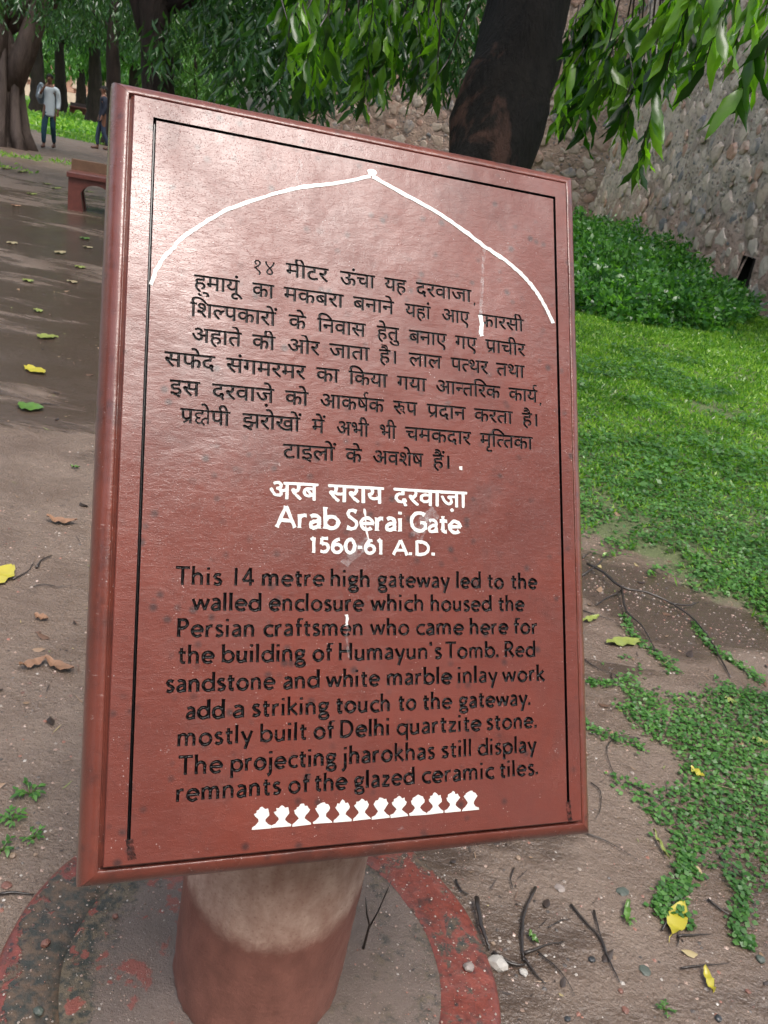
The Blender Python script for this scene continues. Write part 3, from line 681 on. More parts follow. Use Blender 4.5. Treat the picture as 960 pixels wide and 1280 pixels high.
def mat_infill():
    m = M('sandy_concrete'); co = m.co('Object'); x, y, z = m.sep(co)
    rad = m.math('SQRT', m.math('ADD', m.math('MULTIPLY', x, x), m.math('MULTIPLY', y, y)))
    base = m.mix(m.noise(co, 9, 5, .6), (.150, .110, .090), (.085, .062, .050))
    grit = m.ramp(m.vor(co, 190), [(.08, 1), (.2, 0)]); base = m.mix(m.math('MULTIPLY', grit, m.ramp(m.noise(co, 120), [(.5, 0), (.55, .8)])), base, (.36, .32, .29))
    side = m.ramp(m.math('MULTIPLY_ADD', x, 2.2, .5), [(.0, 1), (.45, 0)])
    th = m.math('ADD', m.math('MULTIPLY', m.math('MULTIPLY_ADD', rad, 5, -1.42), side), m.noise(co, 26, 6, .75))
    moss = m.mix(m.ramp(m.noise(co, 70, 4), [(.42, 0), (.58, 1)]), (.022, .024, .018), (.10, .075, .045))
    c = m.mix(m.ramp(th, [(.50, 0), (.66, 1)]), base, moss)
    redd = m.math('MULTIPLY', side, m.ramp(m.noise(co, 20, 4, .6), [(.57, 0), (.61, .85)])); c = m.mix(redd, c, (.20, .045, .03))
    m.set('Base Color', c); m.set('Roughness', m.ramp(m.noise(co, 7, 3), [(.35, .35), (.65, .65)])); m.set('Specular IOR Level', .6)
    m.set('Normal', m.bump(m.noise(co, 260, 3, .7), .8, .003, m.bump(m.noise(co, 40, 5, .7), .6, .008))); return m.m
plinth = empty('post_base', PC); tag(plinth, 'round ground-level base with a worn red painted rim around the post', 'base')
def disc(r0, r1, prof, name, mat, ns=160, jit=.004):
    V = []; P = len(prof)
    for k in range(ns):
        an = 2*PI*k/ns
        for (r, z) in prof:
            j = jit*noise.noise(Vector((math.cos(an)*4, math.sin(an)*4, r*3)))
            V.append(((r+j)*math.cos(an), (r+j)*math.sin(an), z+.004*noise.noise(Vector((math.cos(an)*r*18, math.sin(an)*r*18, 2)))))
    F = [(k*P+i, ((k+1) % ns)*P+i, ((k+1) % ns)*P+i+1, k*P+i+1) for k in range(ns) for i in range(P-1)]
    return np_mesh(name, V, np.array(F), mat, plinth)
disc(0, 0, [(.362, .0185), (.368, .0212), (.385, .0222), (.41, .0227), (.44, .0226), (.465, .0215), (.476, .018), (.481, .009), (.483, -.03)][::-1], 'painted_rim', mat_ring())
disc(0, 0, [(.13, .030)]+[(.165+.2*i/9, .026-.008*i/9) for i in range(10)]+[(.372, .010)], 'infill', mat_infill(), jit=.0)

# ================================================================== GROUND
def fbm(x, y, s, o=3):
    v = 0; a = 1
    for i in range(o): v += a*noise.noise(Vector((x*s, y*s, 3.7*i))); a *= .5; s *= 2.1
    return v
def axis(lo, hi, c, d0, g):
    a = [c]; d = d0
    while a[-1] < hi: a.append(a[-1]+d); d = d if abs(a[-1]-c) < 2.4 else d*g
    b = [c]; d = d0
    while b[-1] > lo: b.append(b[-1]-d); d = d if abs(b[-1]-c) < 1.4 else d*g
    return np.array(sorted(set(b+a)))
# edge of the lawn right of the path: for every distance y the x where the grass starts
LAWN = [(-3, 2.6), (1.2, 2.1), (2.2, 1.95), (2.9, 1.66), (3.3, 1.45), (3.63, 1.22), (3.79, .95), (4.3, .72), (5.5, .35), (7.5, .15), (9.5, .0), (13, -.2), (20, -.5), (30, -.5), (60, -2)]
def lawn_edge(y): return np.interp(y, [p[0] for p in LAWN], [p[1] for p in LAWN])
PATCH = [(.98, 2.62), (.86, 2.32), (.92, 2.1), (.85, 1.92), (.92, 1.68), (1.12, 1.60), (1.5, 1.7), (1.7, 2.1), (1.75, 2.5), (1.45, 2.62), (1.2, 2.56)]
def in_patch(x, y):
    c = np.array(PATCH); return inside_np(np.c_[np.atleast_1d(x), np.atleast_1d(y)], [c if area(c) > 0 else c[::-1]])
def left_grass(x, y):   # grassy areas on the left and far away
    a = 0.0
    if x < -4.8 and y > 14: a = max(a, min(1, (y-14)/3)*(.28+.75*fbm(x, y, .45)))
    if y > 31 and x < 3: a = max(a, .85+.3*fbm(x, y, .3))
    if x < -5 and 19.5 < y < 29: a *= .12
    return a
def gz(x, y):
    r = math.hypot(x-PC.x, y-PC.y)
    near = 1/(1+((abs(x)+abs(y))/14)**2)
    z = .012*fbm(x, y, 1.7)+.004*fbm(x, y, 9, 2)*near+.03*noise.noise(Vector((x*.35, y*.35, 8)))*min(1, r/3)
    if r < .9: z = z*.35*max(0, (r-.45)/.45) + (-.006 if r < .55 else -.006*(.9-r)/.35)
    if x > lawn_edge(y): z += .03*min(1, (x-lawn_edge(y))/.5)
    if x > 3.2: z += .05*(x-3.2)                        # rises to the wall
    return z
xs = axis(-260, 260, .3, .035, 1.07); ys = axis(-120, 420, 2.1, .035, 1.065)
GV = []; lawnA = []; wetA = []; mudA = []
for y in ys:
    le = float(lawn_edge(y))
    for x in xs:
        GV.append((x, y, gz(x, y)))
        e = fbm(x, y, 2.2)*.22
        lw = max(0, min(1, (x-le+e)/.35+.3))
        pt = 0.0
        if .6 < x < 2 and 1.4 < y < 2.9: pt = .22 if in_patch(x, y)[0] else 0
        lawnA.append(max(lw, pt, left_grass(x, y)))
        # wetness: rivulet on the right, puddles on the path at left
        riv = math.exp(-((y-(3.35-.62*(x-.9)+.12*math.sin(x*5)))/(.30+.1*math.sin(x*7)))**2) if .1 < x < 3 else 0
        pud = 0
        if x < .3 and y > 3: pud = max(0, min(1, .66+fbm(x*.5, y*1.5, .9)*.6))*min(1, (y-3)/.8)*(1 if y < 11 else max(0, 1-(y-11)/6))
        if x > .2 and y < 2.6: pud = max(pud, .34+.3*fbm(x, y, 2.0))
        wetA.append(max(riv*.95, pud))
        mudA.append(max(0, min(1, .5+fbm(x, y, .8))))
nx, ny = len(xs), len(ys); I = np.arange(nx*ny).reshape(ny, nx)
GF = np.stack([I[:-1, :-1].ravel(), I[:-1, 1:].ravel(), I[1:, 1:].ravel(), I[1:, :-1].ravel()], 1)
# leave out the ground under the post base
cen = np.array(GV)[GF].mean(1); GF = GF[np.hypot(cen[:, 0]-PC.x, cen[:, 1]-PC.y) > .42]
def mat_ground():
    m = M('wet_earth'); co = m.co('World'); lawn = m.attr('lawn'); wet = m.attr('wet'); mud = m.attr('mud')
    nA = m.noise(co, 2.2, 6, .62); nB = m.noise(co, 22, 5, .65); nC = m.noise(co, 120, 3, .6)
    c = m.mix(m.ramp(nA, [(.35, 0), (.65, 1)]), (.098, .066, .047), (.158, .116, .088))
    c = m.mix(m.math('MULTIPLY', m.ramp(nB, [(.45, 0), (.75, 1)]), .5), c, (.095, .065, .050))
    c = m.mix(m.math('MULTIPLY', m.ramp(nC, [(.5, 0), (.8, 1)]), .5), c, (.075, .055, .045))
    # pale mica grit
    gr = m.math('MULTIPLY', m.ramp(m.vor(co, 110), [(.09, 1), (.2, 0)]), m.ramp(m.noise(co, 8, 3), [(.40, 0), (.55, 1)]))
    c = m.mix(m.math('MULTIPLY', gr, .8), c, (.26, .22, .20))
    wt = m.math('ADD', wet, m.math('MULTIPLY_ADD', m.noise(m.map(co, (.6, 1.6, 1)), 3.2, 6, .65), 1.3, -.58), clamp=True)
    w1 = m.ramp(wt, [(.40, 0), (.62, 1)])
    c = m.mix(m.math('MULTIPLY', w1, .85), c, (.045, .030, .022))
    soil = m.mix(nB, (.085, .062, .045), (.045, .040, .024))
    far = m.n('ShaderNodeCameraData').outputs['View Distance'] if False else None
    yy = m.sep(co)[1]
    green = m.mix(m.ramp(m.noise(co, 3, 6, .7), [(.3, 0), (.7, 1)]), (.075, .145, .030), (.12, .20, .045))
    grass = m.mix(m.ramp(m.math('MULTIPLY', yy, .04), [(.2, .35), (.75, 1)]), soil, green)
    lf = m.ramp(m.math('ADD', lawn, m.math('MULTIPLY_ADD', m.noise(co, 5, 5, .7), 1.0, -.5)), [(.42, 0), (.62, 1)])
    c = m.mix(lf, c, grass)
    m.set('Base Color', c)
    r0 = m.ramp(nA, [(.3, .30), (.7, .55)])
    rr = m.n('ShaderNodeMix', data_type='FLOAT'); m.l(w1, rr.inputs[0]); m.l(r0, rr.inputs[2]); rr.inputs[3].default_value = .09
    r2 = m.n('ShaderNodeMix', data_type='FLOAT'); m.l(lf, r2.inputs[0]); m.l(rr.outputs[0], r2.inputs[2]); r2.inputs[3].default_value = .8
    m.set('Roughness', r2.outputs[0]); m.set('Specular IOR Level', .5)
    h = m.math('ADD', m.math('MULTIPLY', nB, 1.6), m.math('MULTIPLY', nC, .6)); h = m.math('ADD', h, m.math('MULTIPLY', m.ramp(m.vor(co, 60), [(.0, 1), (.35, 0)]), .35))
    rivx = m.math('MULTIPLY', w1, m.ramp(m.sep(co)[0], [(0, 0), (.4, 1)]))
    dry = m.math('ADD', m.math('MULTIPLY_ADD', w1, -.72, 1.0), m.math('MULTIPLY', rivx, .30))
    bn = m.n('ShaderNodeBump'); m.l(m.math('MULTIPLY', h, dry), bn.inputs['Height']); bn.inputs['Strength'].default_value = .85; bn.inputs['Distance'].default_value = .010
    m.set('Normal', m.bump(m.noise(co, 300, 2, .6), .35, .003, bn.outputs[0])); return m.m
g = np_mesh('ground', GV, GF, mat_ground()); tag(g, kind='structure')
for nm, A in (('lawn', lawnA), ('wet', wetA), ('mud', mudA)):
    a = g.data.attributes.new(nm, 'FLOAT', 'POINT'); a.data.foreach_set('value', np.array(A, np.float32))

# ================================================================== LEAF MACHINERY
TEMPL = {
 # (t along, side, lift) and faces; width profile per section
 'long': [(0, .10), (.16, .72), (.38, 1.0), (.62, .86), (.84, .45), (1.0, .02)],
 'mid': [(0, .1), (.3, 1.0), (.65, .8), (1.0, .03)],
 'tiny': [(0, .15), (.5, 1.0), (1.0, .1)],
 'flat': [(0, .1), (.5, 1.0), (1.0, .05)],
}
def leaves(P, D, S, L, W, kind='mid', curl=.25, wave=0.0, fold=.35):
    """P base, D direction, S side vectors (n,3); L,W (n,) -> V,F"""
    T = TEMPL[kind]; n = len(P); U = np.cross(S, D); V = []
    flat = kind in ('tiny', 'flat'); m = 2 if flat else 3
    for i, (t, w) in enumerate(T):
        base = P+D*(L*t)[:, None]-U*(curl*L*t*t)[:, None]*1.0
        wv = wave*math.sin(i*2.6)
        hw = (W*w*.5)[:, None]
        if flat: V += [base-S*hw, base+S*hw]
        else: V += [base-S*hw+U*hw*(fold+wv), base, base+S*hw+U*hw*(fold-wv)]
    V = np.stack(V, 1); k = V.shape[1]; F = []
    for i in range(len(T)-1):
        for j in range(m-1): F.append((i*m+j, i*m+j+1, (i+1)*m+j+1, (i+1)*m+j))
    F = np.array(F); Fa = (np.arange(n)[:, None, None]*k+F[None]).reshape(-1, 4)
    return V.reshape(-1, 3), Fa
def unit(v): return v/(np.linalg.norm(v, axis=1, keepdims=True)+1e-9)
def frame(D, jitter=None):
    r = RNG.normal(size=D.shape); S = unit(np.cross(D, r)); return S
def mat_leaf(name, c1, c2, c3, trans=.45, rough=.32, tcol=None, spec=.5):
    m = M(name); isl = m.island()
    isl = m.math('FRACT', m.math('ADD', isl, m.orand())); c = m.ramp(isl, [(0, c1), (.45, c2), (.85, c3), (1, c3)])
    nz = m.noise(m.co('World'), 2.2, 5, .65); c = m.mix(m.math('MULTIPLY', m.ramp(nz, [(.38, 1), (.55, 0)]), .55), c, c1); c = m.mix(m.math('MULTIPLY', m.ramp(nz, [(.52, 0), (.7, 1)]), .45), c, c3)
    m.set('Base Color', c); m.set('Roughness', rough); m.set('Specular IOR Level', spec)
    tr = m.n('ShaderNodeBsdfTranslucent'); h = m.n('ShaderNodeMix', data_type='RGBA', blend_type='MULTIPLY'); h.inputs[0].default_value = 1
    m.l(c, h.inputs[6]); h.inputs[7].default_value = (*(tcol or (1.8, 2.1, .55)), 1); m.l(h.outputs[2], tr.inputs[0])
    mx = m.n('ShaderNodeMixShader'); mx.inputs[0].default_value = trans
    m.l(m.b.outputs[0], mx.inputs[1]); m.l(tr.outputs[0], mx.inputs[2]); m.l(mx.outputs[0], m.o.inputs[0]); return m.m
LF_ASH = mat_leaf('glossy_hanging_leaf', (.006, .022, .005), (.04, .12, .012), (.16, .32, .03), .56, .22)
LF_DARK = mat_leaf('dark_canopy_leaf', (.012, .040, .014), (.024, .075, .024), (.050, .125, .036), .38, .25)
LF_PALE = mat_leaf('pale_canopy_leaf', (.035, .10, .025), (.07, .17, .04), (.12, .25, .07), .45, .3)
LF_CREEP = mat_leaf('creeper_leaf', (.030, .095, .020), (.055, .16, .032), (.10, .23, .05), .35, .42)
LF_LAWN = mat_leaf('lawn_leaf', (.05, .14, .02), (.12, .28, .035), (.26, .40, .07), .4, .3)
LF_BUSH = mat_leaf('bush_leaf', (.022, .085, .025), (.055, .165, .038), (.11, .26, .06), .4, .25)

# ================================================================== LOW PLANTS ON THE GROUND
def gzv(P): return np.array([gz(x, y) for x, y in P])
def carpet(name, P, Lr, hr, kind, mat, lab, wr=.75, up=.35, cat=None):
    n = len(P); z = gzv(P); a = RNG.uniform(0, 2*PI, n); e = RNG.uniform(-.1, up*2, n)
    D = unit(np.c_[np.cos(a), np.sin(a), e]); S = unit(np.cross(D, np.c_[RNG.normal(0, .35, n), RNG.normal(0, .35, n), np.ones(n)]))
    L = RNG.uniform(*Lr, n); h = RNG.uniform(*hr, n)
    V, F = leaves(np.c_[P, z+h], D, S, L, L*wr, kind, .2)
    o = np_mesh(name, V, F, mat); tag(o, lab, cat, None, 'stuff'); return o
def sample_near(n, x0, x1, y0, y1, pw=1.0):
    u = RNG.uniform(0, 1, n); y = y0*(y1/y0)**u; x = RNG.uniform(x0, x1, n); return np.c_[x, y]
# near patch: small round-leaved creeper in strings
P = RNG.uniform((.55, 1.35), (2.1, 2.95), (34000, 2)); k = in_patch(P[:, 0], P[:, 1])
den = np.array([fbm(x, y, 3.2, 3) for x, y in P]); dd = np.array([fbm(x+9, y, 9, 2) for x, y in P])
Pc = np.array(PATCH); 
dist = carve_depth(P, np.stack([Pc, np.roll(Pc, -1, 0)], 1)); dsg = np.where(k, dist, -dist)
keep = (dsg*5+den*.55+dd*.55-.02 > RNG.uniform(0, .5, len(P)))
P1 = P[keep & (RNG.uniform(0, 1, len(P)) < .95)]
# trailing runners
run = []
for (a, b, cc_) in (((.92, 1.68), (.80, 1.46), 300), ((.93, 1.7), (.86, 1.45), 200), ((1.03, 1.62), (1.0, 1.42), 260), ((.9, 2.1), (.72, 2.2), 120), ((.95, 2.5), (.78, 2.42), 150), ((1.12, 2.58), (1.0, 2.95), 260), ((1.45, 2.62), (1.3, 3.02), 320)):
    t = RNG.uniform(0, 1, cc_); a, b = np.array(a), np.array(b); q = a+(b-a)*t[:, None]; q += np.c_[np.sin(t*7)*.02, np.cos(t*5)*.02]+RNG.normal(0, .018, q.shape)*(1-.6*t)[:, None]; run.append(q)
P1 = np.concatenate([P1]+run)
carpet('creeper_patch', P1, (.009, .017), (.002, .015), 'tiny', LF_CREEP, 'small round-leaved creeper spreading over the wet mud at right', .9, .3)
# lawn between the path and the wall
n = 260000; u = RNG.uniform(0, 1, n); Y = 2.75*(17/2.75)**u; le = lawn_edge(Y); Xx = le-.5+RNG.uniform(0, 1, n)*(5.3-le+.5)
vis = (Xx/Y < .62) & (Xx/Y > -.05); Y, Xx = Y[vis], Xx[vis]; le = le[vis]
den = np.array([fbm(x, y, 1.1, 3) for x, y in zip(Xx, Y)]); d2 = np.array([fbm(x+5, y, 5, 2) for x, y in zip(Xx, Y)])
bare = np.exp(-(((Xx-2.55)/.28)**2+((Y-6.9)/.35)**2))     # a bald spot in the grass
edge = (Xx-le)/.28
keep = (np.clip(edge+.5, -3, 1.5)+den*1.9+d2*1.2-bare*3 > RNG.uniform(-.3, 1.4, len(Y)))
Xx, Y = Xx[keep], Y[keep]; farf = Y > 5.2+RNG.normal(0, 1.3, len(Y))
carpet('lawn_clover', np.c_[Xx, Y][~farf], (.014, .026), (.005, .035), 'tiny', LF_CREEP, 'broad-leaved weeds at the near edge of the lawn', .85, .35)
def blades(name, P, Lr, W, mat, lab, kind='flat'):
    n = len(P); z = gzv(P); a = RNG.uniform(0, 2*PI, n); D = unit(np.c_[np.cos(a)*.8, np.sin(a)*.8, RNG.uniform(.25, 1.3, n)])
    L = RNG.uniform(*Lr, n)*(.6+P[:, 1]*.06); V, F = leaves(np.c_[P, z], D, frame(D), L, W*(.6+P[:, 1]*.09), kind, .35)
    return tag(np_mesh(name, V, F, mat), lab, None, None, 'stuff')
Pf = np.c_[Xx, Y][farf]; blades('lawn_grass', Pf, (.03, .06), RNG.uniform(.008, .016, len(Pf)), LF_LAWN, 'bright green lawn between the path and the rubble wall')
kw = den[keep][farf] > .12; Pw = Pf[kw & (Pf[:, 1] < 9)]; Pw = Pw[RNG.permutation(len(Pw))[:7000]]
carpet('lawn_weeds', Pw, (.03, .055), (.02, .06), 'flat', LF_CREEP, 'patches of broad-leaved weeds standing in the lawn', .6, .4)
# sparse grass at far left
P = np.c_[RNG.uniform(-15, -4.5, 60000), RNG.uniform(14, 32, 60000)]; P = P[np.array([left_grass(x, y) for x, y in P]) > RNG.uniform(.2, .75, len(P))]
blades('verge_grass', P[:26000], (.03, .06), RNG.uniform(.010, .018, min(len(P), 26000)), LF_LAWN, 'patchy grass beside the path near the fluted tree')
P = np.c_[RNG.uniform(-32, -6, 30000), RNG.uniform(34, 62, 30000)]
blades('far_grass', P, (.06, .10), RNG.uniform(.03, .05, len(P)), LF_LAWN, 'sunlit grass far beyond the walking man')
# bank shrubs at the wall foot
def shrub(name, c, r, h, n, lab, leafL=.095, grp='low shrubs at the foot of the rubble wall', mat=None):
    t = empty(name, (c[0], c[1], gz(*c)-.03)); tag(t, lab, 'shrub', grp)
    m = MB()
    for i in range(14):
        a = random.uniform(0, 2*PI); rr = random.uniform(.3, .9)*r; hh = random.uniform(.5, .9)*h
        m.tube([(0, 0, 0), (math.cos(a)*rr*.4, math.sin(a)*rr*.4, hh*.6), (math.cos(a)*rr, math.sin(a)*rr, hh)], [.012, .008, .004], 5)
    m.build('stems', MAT_TWIG, t)
    a = RNG.uniform(0, 2*PI, n); e = np.arccos(RNG.uniform(0, 1, n)); q = RNG.uniform(.72, 1.05, n)
    d = np.c_[np.cos(a)*np.sin(e), np.sin(a)*np.sin(e), np.cos(e)]
    lump = np.array([1+.62*noise.noise(Vector(v)*2.6+Vector((c[0], c[1], 0)))+.15*noise.noise(Vector(v)*7) for v in d])
    P = d*np.array([r, r, h])*(q*lump)[:, None]
    D = unit(d*.6+RNG.normal(0, .6, d.shape)+[0, 0, -.15]); S = frame(D); L = RNG.uniform(.6, 1.2, n)*leafL
    V, F = leaves(P, D, S, L, L*.55, 'flat', .3); tag(np_mesh('foliage', V, F, mat or LF_BUSH, t), kind='stuff'); return t
MAT_TWIG = mat_flat('wet_dark_twig', (.030, .022, .018), .35, 200, .002, .5, .2, .5)
SHR = [((2.35, 11.6), .85, .50, 'front shrub of the bank, nearest the sign edge'), ((3.3, 12.2), .95, .58, 'rounded shrub in the middle of the bank'),
       ((4.1, 13.3), .85, .55, 'shrub beside the dark drain hole'), ((2.8, 13.8), 1.0, .72, 'second-row shrub behind the front one'),
       ((3.9, 15.2), 1.0, .75, 'shrub against the reddish foot of the wall'), ((3.1, 16.6), 1.1, .85, 'taller shrub further back along the wall'),
       ((4.2, 18.2), 1.0, .8, 'back shrub touching the plastered wall'), ((3.3, 20.6), 1.1, 1.0, 'farthest dark shrub by the sign corner'),
       ((4.75, 14.6), .5, .4, 'small shrub tucked at the wall foot'), ((1.6, 13.4), .9, .5, 'shrub half hidden by the sign edge')]
for c, r, h, lb in SHR: shrub('shrub', c, r, h, int(5200*r*r+1200), lb)

# ================================================================== RUBBLE WALLS
def mat_mortar(name, c1, c2, c3):
    m = M(name); co = m.co('World'); z = m.sep(co)[2]
    n1 = m.noise(co, .8, 6, .65); n2 = m.noise(co, 6, 6, .7); n3 = m.noise(co, 24, 4, .7)
    c = m.mix(m.ramp(n1, [(.38, 0), (.62, 1)]), c1, c2)
    chips = m.n('ShaderNodeTexVoronoi'); m.l(m.map(co, (1, 1, 1.25)), chips.inputs['Vector']); chips.inputs['Scale'].default_value = 8.5
    cs3 = m.sep(chips.outputs['Color']); chc = m.ramp(cs3[0], [(0, (.34, .20, .15)), (.2, (.18, .16, .15)), (.38, (.40, .28, .20)), (.55, (.12, .12, .12)), (.7, (.30, .25, .20)), (.85, (.42, .36, .30))], 'CONSTANT')
    ck = m.math('MULTIPLY', m.ramp(chips.outputs['Distance'], [(.30, .8), (.42, 0)]), m.ramp(m.math('ADD', cs3[1], m.math('MULTIPLY', n1, .6)), [(.62, 0), (.66, 1)]))
    c = m.mix(ck, c, chc)
    low = m.ramp(m.math('ADD', m.math('MULTIPLY', z, -.35), m.math('ADD', n1, .25)), [(.1, 0), (.45, 1)])
    c = m.mix(m.math('MULTIPLY', low, .75), c, c3)
    c = m.mix(m.math('MULTIPLY', m.ramp(n2, [(.45, 0), (.7, 1)]), .40), c, (.14, .11, .09))
    c = m.mix(m.math('MULTIPLY', m.ramp(n3, [(.5, 0), (.8, 1)]), .5), c, (.06, .05, .045))
    m.set('Base Color', c); m.set('Roughness', .7); m.set('Normal', m.bump(m.math('ADD', m.math('ADD', m.math('MULTIPLY', n2, 1.4), m.math('MULTIPLY', n3, .7)), m.math('MULTIPLY', ck, .6)), 1, .09)); return m.m
MORT_A = mat_mortar('lime_mortar', (.76, .66, .54), (.60, .49, .39), (.58, .35, .26))
MORT_B = mat_mortar('old_brown_mortar', (.38, .27, .20), (.27, .19, .15), (.28, .18, .14))
def mat_rock(name, cols, wet=.45):
    m = M(name); co = m.co('Object'); n = m.n('ShaderNodeNewGeometry').outputs['Random Per Island'] if name.endswith('many') else m.orand()
    k = len(cols); c = m.ramp(n, [(i/k, cl) for i, cl in enumerate(cols)], 'CONSTANT')
    n2 = m.noise(m.co('World'), 14, 5, .7); c = m.mix(m.math('MULTIPLY', m.ramp(n2, [(.4, 0), (.7, 1)]), .4), c, (.13, .10, .085)); lime = m.ramp(m.noise(m.co('World'), 2.6, 6, .7), [(.46, 0), (.60, .75)]); c = m.mix(lime, c, (.30, .235, .18) if 'brown' in name else (.58, .48, .38))
    m.set('Base Color', c); m.set('Roughness', wet); m.set('Normal', m.bump(n2, .9, .04)); return m.m
RC = [(.28, .16, .12), (.16, .15, .14), (.36, .20, .14), (.09, .10, .11), (.25, .19, .14), (.32, .14, .10), (.12, .14, .15), (.40, .28, .20), (.19, .12, .10), (.34, .27, .20)]
ROCK = mat_rock('quartzite', RC); ROCKM = mat_rock('quartzite_many', RC)
RC = [(.46, .34, .25), (.56, .47, .37), (.40, .24, .17), (.50, .41, .32), (.15, .16, .17), (.58, .50, .41), (.36, .28, .21), (.44, .25, .17), (.20, .20, .20), (.52, .40, .29), (.30, .24, .20), (.55, .45, .36)]
ROCK = mat_rock('quartzite_wall', RC); ROCKM = mat_rock('quartzite_wall_many', RC)
RCB = [tuple(v*.52 for v in c) for c in RC]; ROCKB = mat_rock('quartzite_brown', RCB); ROCKBM = mat_rock('quartzite_brown_many', RCB)
def stone_mesh(i):
    n = 8; V = []; rs = [(1.0, -.25), (random.uniform(.8, .95), .16), (random.uniform(.5, .7), .30)]
    ph = random.uniform(0, 6); jag = [random.uniform(.62, 1.18) for _ in range(n)]
    for r, z in rs:
        for k in range(n):
            a = 2*PI*k/n+ph; V.append((math.cos(a)*r*jag[k], math.sin(a)*r*jag[k], z*random.uniform(.8, 1.15)))
    V.append((random.uniform(-.2, .2), random.uniform(-.2, .2), .34))
    F = [(j*n+k, j*n+(k+1) % n, (j+1)*n+(k+1) % n, (j+1)*n+k) for j in range(2) for k in range(n)]+[(2*n+k, 2*n+(k+1) % n, 3*n) for k in range(n)]
    return V, F
STM = [stone_mesh(i) for i in range(12)]
def stone_data(mat):
    out = []
    for V, F in STM:
        me = bpy.data.meshes.new('stone'); me.from_pydata(V, [], F); me.materials.append(mat)
        out.append(me)
    return out
def rubble_wall(name, p0, p1, hgt, lab, mort, rockm, rockmany, nst, rr, cover, thick=.8, hole=None, flip=1, seed=1):
    rnd = random.Random(seed); p0, p1 = Vector((*p0, 0)), Vector((*p1, 0)); Ln = (p1-p0).length; ex = (p1-p0).normalized(); en = Vector((ex.y, -ex.x, 0))*flip
    z0 = -.5; t = empty(name, p0); tag(t, lab, 'wall')
    W = lambda u, v, d: ex*u+Vector((0, 0, v))+en*d
    st = .16 if Ln < 25 else .22; nu, nv = int(Ln/st)+1, int((hgt-z0)/st)+1; V = []; F = []
    for j in range(nv+1):
        for i in range(nu+1):
            u, v = Ln*i/nu, z0+(hgt-z0)*j/nv
            d = .10*noise.noise(Vector((u*.5, v*.5, seed)))+.075*noise.noise(Vector((u*2.4, v*2.4, seed+5)))+.03*noise.noise(Vector((u*6, v*6, seed)))
            V.append(W(u, v, d))
    for j in range(nv):
        for i in range(nu):
            u, v = Ln*(i+.5)/nu, z0+(hgt-z0)*(j+.5)/nv
            if hole and hole[0]-hole[2] < u < hole[0]+hole[2] and hole[1]-hole[3] < v < hole[1]+hole[3]: continue
            a = j*(nu+1)+i; F.append((a, a+1, a+nu+2, a+nu+1)[::flip])
    b = len(V); 
    for (u, v) in ((0, z0), (Ln, z0), (Ln, hgt), (0, hgt)): V.append(W(u, v, -thick))
    body = MB(); body.add(V, F+[(b, b+3, b+2, b+1), (nv*(nu+1), nv*(nu+1)+nu, b+2, b+3), (0, b+3-3, b+3, nv*(nu+1)), (nu, b+1, b+2, nv*(nu+1)+nu)])
    body.build('mortar_core', mort, t)
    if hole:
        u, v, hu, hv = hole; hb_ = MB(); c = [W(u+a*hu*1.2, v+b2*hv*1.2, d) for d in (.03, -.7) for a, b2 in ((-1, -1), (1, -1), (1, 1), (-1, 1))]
        hb_.add(c, [(0, 1, 5, 4), (1, 2, 6, 5), (2, 3, 7, 6), (3, 0, 4, 7), (4, 5, 6, 7)]); hb_.build('drain_opening', MAT_HOLE_SHADE, t, False)
    # dart throwing for stones
    cell = {}; pts = []; tries = 0
    radii = sorted((rr[0]+(rr[1]-rr[0])*rnd.random()**2.4 for _ in range(nst)), reverse=True)
    for r in [q for q in radii for _ in range(7)]:
        if pts and pts[-1][2] == r: continue
        u, v = rnd.uniform(0, Ln), rnd.uniform(-.1, hgt-.1)
        if cover(u, v) < rnd.random(): continue
        if hole and abs(u-hole[0]) < hole[2]+r and abs(v-hole[1]) < hole[3]+r: continue
        ck = (int(u/.7), int(v/.7)); ok = True
        for a in (-1, 0, 1):
            for b2 in (-1, 0, 1):
                for (pu, pv, pr) in cell.get((ck[0]+a, ck[1]+b2), ()):
                    if (pu-u)**2+((pv-v)*1.12)**2 < ((pr+r)*.90)**2: ok = False; break
                if not ok: break
            if not ok: break
        if ok: cell.setdefault(ck, []).append((u, v, r)); pts.append((u, v, r))
    def key(p):
        q = p0+W(p[0], p[1], 0); d = (q-Vector(CAMP)).length; c = RM.T @ (np.array(q)-CAMP)
        if c[2] > -.1: return 1e3
        px, py = CX-F_PX*c[0]/c[2], CY+F_PX*c[1]/c[2]
        return (0 if (-20 < px < 980 and -20 < py < 1300) else 500)-p[2]/d*100
    pts.sort(key=key); D = stone_data(rockm); many = MB()
    for i, (u, v, r) in enumerate(pts):
        q = W(u, v, -.004+.10*noise.noise(Vector((u*.5, v*.5, seed)))+rnd.uniform(-.02, .02))
        Mx = Matrix.Translation(q) @ Matrix([[ex.x, 0, en.x, 0], [ex.y, 0, en.y, 0], [0, 1, 0, 0], [0, 0, 0, 1]]) @ Matrix.Rotation(rnd.uniform(-.5, .5), 4, 'Z') @ Matrix.Diagonal((r*rnd.uniform(.95, 1.25), r*rnd.uniform(.7, .95), r*rnd.uniform(.25, .48), 1))
        if i < 290:
            o = bpy.data.objects.new('stone', D[i % 12]); link(o, t); o.matrix_local = Mx
        else:
            Vv, Ff = STM[i % 12]; many.add([Mx @ Vector(x) for x in Vv], Ff)
    if many.v: tag(many.build('rubble_stones', rockmany, t), kind='stuff')
    return t
MAT_HOLE_SHADE = mat_flat('dark_hollow', (.012, .010, .009), .9)  # near-black lining paints in the shade inside the drain hole
WA0, WA1 = (5.75, 9.0), (4.45, 27.0)
Lw = math.dist(WA0, WA1)
hp = ground(905, 388); hu_ = (hp.y-9.0)/18*Lw
